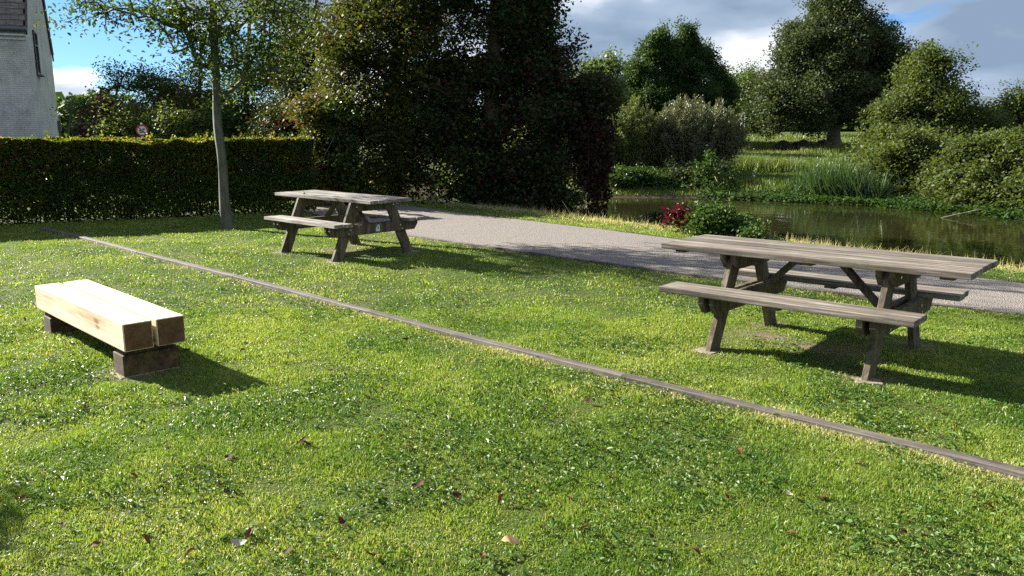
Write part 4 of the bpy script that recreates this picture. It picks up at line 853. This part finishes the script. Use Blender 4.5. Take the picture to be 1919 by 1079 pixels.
MB().box((GW*3/4, -.05, (EB+RZ)/2-.02), (math.hypot(GW/2, RZ-EB)+.3, .06, .2), bev=.004, rot=Matrix.Rotation(math.atan2(RZ-EB, GW/2), 4, 'Y')).build('verge_board', M['verge'], house)
MB().cyl((-.16, -.08, EV-.02), (-.16, HL, EV-.02), .075).build('gutter', M['gutter'], house)
MB().box((-.06, HL/2, EV-.22), (.12, HL-.02, .07), bev=.005).box((-.04, HL/2, EV-.36), (.08, HL-.02, .06), bev=.005).build('cornice', M['brick'], house)
wx = 3.1; wz0, wz1 = at(84, 138, 35)[2], at(75, 56, 34.8)[2]
wf = MB()
for cx_, cz_, sx_, sz_ in ((wx-.55, (wz0+wz1)/2, .07, wz1-wz0), (wx+.55, (wz0+wz1)/2, .07, wz1-wz0), (wx, wz1-.035, 1.03, .07), (wx, wz0+.035, 1.03, .07), (wx, (wz0+wz1)/2+.3, 1.03, .05)):
    wf.box((cx_, -.03, cz_), (sx_, .07, sz_), bev=.003)
wf = wf.build('window', M['frame_dark'], house)
m, nt, p = new_mat('window_glass'); p.inputs['Base Color'].default_value = (.05, .06, .07, 1); p.inputs['Roughness'].default_value = .05; p.inputs['Metallic'].default_value = .3
MB().box((wx, -.012, (wz0+wz1)/2), (1.03, .012, wz1-wz0-.14), bev=0).build('pane', m, wf)
MB().box((wx, -.09, wz0-.03), (1.3, .18, .06), bev=.005).build('window_sill', M['tiles'], house)
MB().box((GW-.5, -.07, 1.9), (.3, .14, .5), bev=.01).cyl((GW-.5, -.06, 0), (GW-.5, -.06, 1.7), .04).build('meter_box', M['gutter'], house)

# ---------------------------------------------------------------- grass
def blades(name, P, h, w, hue, mat, r_, label, lean=.5, simple=False, kind='stuff', cat='grass'):
    n = len(P); a = r_.random(n)*6.283; ld = r_.random(n)*6.283; lm = np.abs(r_.normal(size=n))*lean
    lx, ly = np.cos(ld)*lm*h, np.sin(ld)*lm*h; up = h/np.sqrt(1+lm*lm)
    sx, sy = np.cos(a)*w/2, np.sin(a)*w/2; z0 = P[:, 2]-.004
    b0 = np.stack([P[:, 0]-sx, P[:, 1]-sy, z0], 1); b1 = np.stack([P[:, 0]+sx, P[:, 1]+sy, z0], 1)
    if simple:
        tip = np.stack([P[:, 0]+lx, P[:, 1]+ly, z0+up], 1); V = np.stack([b0, b1, tip], 1).reshape(-1, 3); I = np.arange(n)[:, None]*3
        F = [np.concatenate([I, I+1, I+2], 1)]; K = 3
    else:
        mx, my = P[:, 0]+lx*.3, P[:, 1]+ly*.3; m0 = np.stack([mx-sx*.8, my-sy*.8, z0+up*.55], 1); m1 = np.stack([mx+sx*.8, my+sy*.8, z0+up*.55], 1)
        tip = np.stack([P[:, 0]+lx, P[:, 1]+ly, z0+up*.95], 1); V = np.stack([b0, b1, m1, m0, tip], 1).reshape(-1, 3); I = np.arange(n)[:, None]*5
        F = [np.concatenate([I, I+1, I+2, I+3], 1), np.concatenate([I+3, I+2, I+4], 1)]; K = 5
    return tag(raw_mesh(name, V, F, mat, None, {'hue': np.repeat(np.clip(hue, 0, 1), K)}), label, cat, None, kind)
r_ = np.random.default_rng(201)
def scatter(n, y0, y1, margin=1.2, half=.64):
    y = np.sqrt(r_.random(n)*(y1*y1-y0*y0)+y0*y0); x = (r_.random(n)*2-1)*(half*y+margin); return x, y
PADS = [(T.matrix_basis @ Vector((lo+e*la, s*fb, 0))) for T, la, lo, fb in ((T1, .6, .0228, .58), (T2, .62, .1072, .64)) for e in (-1, 1) for s in (-1, 1)]
ED0 = float((EL @ N_).mean())
def lawn_mask(x, y):
    dp = poly_sdf(x, y, PATH_POLY); de = line_dist(x, y, EL[::6]); dd = poly_sdf(x, y, POND)
    hd = -(x-hx0)*math.sin(ha)+(y-hy0)*math.cos(ha)
    ok = (dp > .07) & (de > .056) & (dd > .45) & ~((hd > .1) & (x < -4.15))
    edge_dry = 1.35*np.exp(-np.maximum(de-.05, 0)/.085)*(.35+.65*(vnoise(x, y, .5, 51) > .4))*np.where(x*N_[0]+y*N_[1] < ED0, 1.25, .4); bank = np.exp(-np.abs(dd-.75)/.35)
    wear = np.zeros_like(x)
    for q in PADS: wear = np.maximum(wear, 1.2-np.hypot(x-q.x, y-q.y)/.24)
    for (cx, cy, rr, ee) in ((T1.location.x, T1.location.y, .75, .35), (T2.location.x, T2.location.y, .7, .35), (T1.location.x-.2, T1.location.y+.35, .5, .3)):
        dx, dy = x-cx, y-cy; u = dx*E_[0]+dy*E_[1]; v = dx*N_[0]+dy*N_[1]; wear = np.maximum(wear, 1.1*(1-np.hypot(u/rr, v/ee))+.35*(vnoise(x, y, .18, 52)-.5))
    for e in (-1, 1):
        cx, cy = bx+e*.84*math.cos(-.8012), by+e*.84*math.sin(-.8012); wear = np.maximum(wear, 1.25-np.hypot(x-cx, y-cy)/.3)
    ok &= ~(r_.random(len(x)) < np.clip(wear, 0, 1)*.93)
    path_edge = np.exp(-np.maximum(dp, 0)/.14)
    return ok, edge_dry, bank, path_edge, dd
def grass_hue(x, y, dry, bank, pe):
    base = .18+.34*vnoise(x, y, 1.1, 61)+.22*vnoise(x, y, .28, 62)+.14*(vnoise(x, y, .09, 64)-.5)
    h = base+(r_.random(len(x))-.5)*.34
    lush = vnoise(x, y, .6, 63) > .68; h = np.where(lush, h-.18, h)
    h = np.where(r_.random(len(x)) < dry*.8, .82+.18*r_.random(len(x)), h)
    h = np.where(r_.random(len(x)) < .045+.12*(vnoise(x, y, .45, 65) > .72), .84+.14*r_.random(len(x)), h)
    h = np.where(r_.random(len(x)) < np.clip(bank*.75, 0, .8), .86+.14*r_.random(len(x)), h)
    h = np.where(r_.random(len(x)) < pe*.5, .7+.25*r_.random(len(x)), h)
    return h
XS, YS, HS, WS = [], [], [], []
for n, y0, y1, hh, ww in ((380000, 2.3, 4.6, .027, .0046), (440000, 4.6, 8.0, .027, .0062), (420000, 8, 20, .030, .011)):
    x, y = scatter(n, y0, y1); XS.append(x); YS.append(y); HS.append(np.full(n, hh)); WS.append(np.full(n, ww))
x, y, h, w = map(np.concatenate, (XS, YS, HS, WS))
ok, dry, bank, pe, dd = lawn_mask(x, y); x, y, h, w, dry, bank, pe, dd = (q[ok] for q in (x, y, h, w, dry, bank, pe, dd))
hu = grass_hue(x, y, dry, bank, pe); h = h*(.5+.55*r_.random(len(x))+1.0*(vnoise(x, y, .3, 66)-.4)+.5*(vnoise(x, y, .09, 67)-.5))
h = np.where(bank > .3, h*2.2, h)
blades('grass', np.stack([x, y, ground_z(x, y)], 1), h, w*(.7+.6*r_.random(len(x))), hu, M['grass'], r_, 'short mown lawn grass with yellowish and deep green patches', .95)
# broad leaved weeds and clover
x, y = scatter(230000, 2.3, 12, 1.0); f = vnoise(x, y, .55, 71)*.6+vnoise(x, y, .16, 72)*.4; k = ((f > .54) & (r_.random(len(x)) < .35+2.6*(f-.54))) | (r_.random(len(x)) < .06); k &= r_.random(len(x)) < np.clip(1.5-(y-2.5)/5, .25, 1)
x, y = x[k], y[k]; ok, dry, bank, pe, dd = lawn_mask(x, y); x, y = x[ok], y[ok]
P = np.stack([x, y, ground_z(x, y)+.006+.022*r_.random(len(x))], 1)
sz = np.where(r_.random(len(x)) < .06, 2.1, 1.)
big_ = sz > 1.5
tag(leaves('clover', P[~big_], r_.random((~big_).sum()), .021, M['weed'], None, r_, .75, 1.1, 0, 'fold'), 'small glossy clover and daisy leaves in patches through the lawn', 'clover', None, 'stuff')
tag(leaves('plantain_leaves', P[big_]+[0, 0, .006], r_.random(big_.sum()), .046, M['weed'], None, r_, .42, 1.0, 0, 'fold'), 'scattered glossy plantain and dandelion leaves catching the light in the lawn', 'weeds', None, 'stuff')
# straw along the bank top
n = 9000; t_ = r_.random(n); BL = resample([(-2.6, 20.9), (-.7, 18.45), (.46, 17.4), (1.44, 16.0), (2.62, 14.55), (4.4, 12.3), (6.3, 10.1), (9, 7.4)], 400)
q = BL[(t_*399).astype(int)]+r_.normal(size=(n, 2))*.16; k = vnoise(q[:, 0], q[:, 1], .5, 81) > .3; q = q[k]
blades('dry_straw', np.c_[q, ground_z(q[:, 0], q[:, 1])], .05+.16*r_.random(len(q))**2, np.full(len(q), .010), .88+.12*r_.random(len(q)), M['grass'], r_, 'dry cut straw and stubble along the top of the near bank', 1.4, True, 'stuff', 'straw')
# far bank grass
n = 150000; y = 26+r_.random(n)**1.3*44; x = (r_.random(n)*1.0-.12)*y*.75; dd = poly_sdf(x, y, POND); k = dd > .15; x, y, dd = x[k], y[k], dd[k]
tall = (vnoise(x, y, 2.2, 91) > .62)
hu = .1+.35*vnoise(x, y, 2.5, 92)+.3*r_.random(len(x))+.18*(vnoise(x, y, 3.5, 93) > .66)
blades('far_bank_grass', np.stack([x, y, ground_z(x, y)], 1), (.07+.07*r_.random(len(x)))*np.where(tall, 2.6, 1), .035+.02*r_.random(len(x)), hu, M['far_grass'], r_, 'rough grass on the sloping far bank of the pond', .5, True)
# clump of nettles and tall grass on the far bank
c = at(1400, 312, 35); n = 9000; q = r_.normal(size=(n, 2))*np.array([.9, .55])+c[:2]
blades('tall_grass_clump', np.c_[q, ground_z(q[:, 0], q[:, 1])], .25+.45*r_.random(n), .03+.02*r_.random(n), .2+.5*r_.random(n), M['far_grass'], r_, 'clump of tall rank grass on the far bank left of the spreading tree', .45, True)
# sticks poking out of the bank
for k, (px, py, ln_, tilt, lab) in enumerate(((1075, 398, .42, -.55, 'thin pale stick leaning out of the bank grass below the creeper curtain'), (950, 388, .28, .9, 'short dry stick jutting from the bank grass left of the leaning stick'), (1188, 415, .2, 1.0, 'short dry stick on the bank near the scarlet creeper'), (760, 372, .22, .8, 'thin twig sticking up behind the far table end'))):
    g_ = on_ground(px, py+12); zz = gz(g_[0], g_[1])
    A_ = np.array([[0, 0, -.03], [math.sin(tilt)*ln_*.5, .02, math.cos(tilt)*ln_*.5]]); B_ = np.array([[math.sin(tilt)*ln_*.5, .02, math.cos(tilt)*ln_*.5], [math.sin(tilt)*ln_*1.02, .0, math.cos(tilt)*ln_*.97]])
    o = tubes('stick', A_, B_, np.array([.010, .008]), np.array([.008, .004]), M['twig_pale'], None, 6); o.location = (g_[0], g_[1], zz); tag(o, lab, 'stick')

# fallen leaves: individual curled leaves on the lawn
def dry_leaf(name, size, curl, seed, mat):
    r_ = np.random.default_rng(seed); nu, nv = 9, 5; V = []
    for i in range(nu):
        f = i/(nu-1); w = math.sin(math.pi*f**.85)**.8*.34*(1+.12*math.sin(f*19))
        for j in range(nv):
            g = j/(nv-1)*2-1; a = g*curl; cx = (f-.5)
            V.append((cx*size, w*size*math.sin(a*1.0)/max(curl, .3)*1.0 if curl > .2 else w*g*size, size*(.10*math.cos(f*5+seed)+.25*w*(1-math.cos(a))*1.4+.015*r_.normal()+.09)))
    I = np.array([[i*nv+j, i*nv+j+1, (i+1)*nv+j+1, (i+1)*nv+j] for i in range(nu-1) for j in range(nv-1)])
    return raw_mesh(name, np.array(V), [I], mat, None, {'hue': np.full(len(V), r_.random())}, True)
protos = [dry_leaf('fallen_leaf', 1, c_, k, M['dry_leaf']) for k, c_ in enumerate((1.6, 1.1, .8, 1.9, 1.3))]
spots = [(160, 770), (565, 832), (575, 837), (717, 825), (764, 845), (315, 845), (783, 917), (430, 862), (940, 943), (1018, 775), (1133, 850), (1146, 905), (1102, 758), (1095, 1000), (1016, 1001), (905, 1052), (700, 1050), (540, 1042), (358, 1044), (180, 1028), (40, 940),
         (415, 915), (435, 940), (270, 1020), (80, 895), (465, 1010), (640, 985), (855, 938), (1067, 942), (1385, 855), (1362, 942), (1755, 775), (1720, 765), (1790, 810), (1300, 1045), (1610, 880), (1420, 800), (350, 660), (410, 672), (455, 660), (470, 700), (515, 690), (300, 500), (45, 600), (95, 670), (130, 672), (700, 600), (760, 640), (870, 570), (980, 560), (620, 700), (1180, 640), (1245, 800), (250, 900), (120, 990), (840, 790), (1540, 940), (1690, 1010), (1850, 960), (1480, 1010)]
rl = random.Random(5)
for k, (px, py) in enumerate(spots):
    if k < len(protos): o = protos[k]
    else: o = protos[k % 5].copy(); col.objects.link(o)
    g_ = on_ground(px, py); s = rl.uniform(.042, .07); o.location = (g_[0], g_[1], .018+rl.uniform(0, .008)); o.scale = (s, s, s); o.rotation_euler = (rl.uniform(-.5, .5), rl.uniform(-.4, .4), rl.uniform(0, 6.28))
    beyond = g_[0]*N_[0]+g_[1]*N_[1] > ED0
    area = 'beyond the edging timbers' if beyond else 'around the pine bench' if (px < 530 and py < 720) else 'in the left foreground' if px < 520 else 'in the middle foreground' if px < 1200 else 'in the right foreground'
    tag(o, 'one of the small curled brown dead leaves in the grass '+area, 'leaf', 'dry brown leaves '+area)
def special_leaf(px, py, s, label, mat, seed, rz=0., curl=.7, z=.03):
    o = dry_leaf('fallen_leaf', s, curl, seed, mat); g_ = on_ground(px, py); o.location = (g_[0], g_[1], z); o.rotation_euler = (.25, .1, rz); tag(o, label, 'leaf')
special_leaf(957, 1028, .085, 'largest fallen leaf, orange tan and curled, at the bottom middle of the lawn', M['tan_leaf'], 11, .1, .9)
special_leaf(1615, 797, .11, 'flat pale green fallen leaf just behind the edging timbers at right', M['leaf_bramble'], 12, -.5, .25)
special_leaf(447, 1028, .07, 'greyish rounded fallen leaf at the bottom left of the lawn', M['concrete'], 13, .3, .8)
special_leaf(1478, 938, .05, 'cream coloured fallen leaf among weeds at lower right', M['pine'], 14, 1.9, .6)
special_leaf(303, 568, .05, 'orange fallen leaf standing up just behind the pine bench', M['tan_leaf'], 15, 1.2, .9, .03)
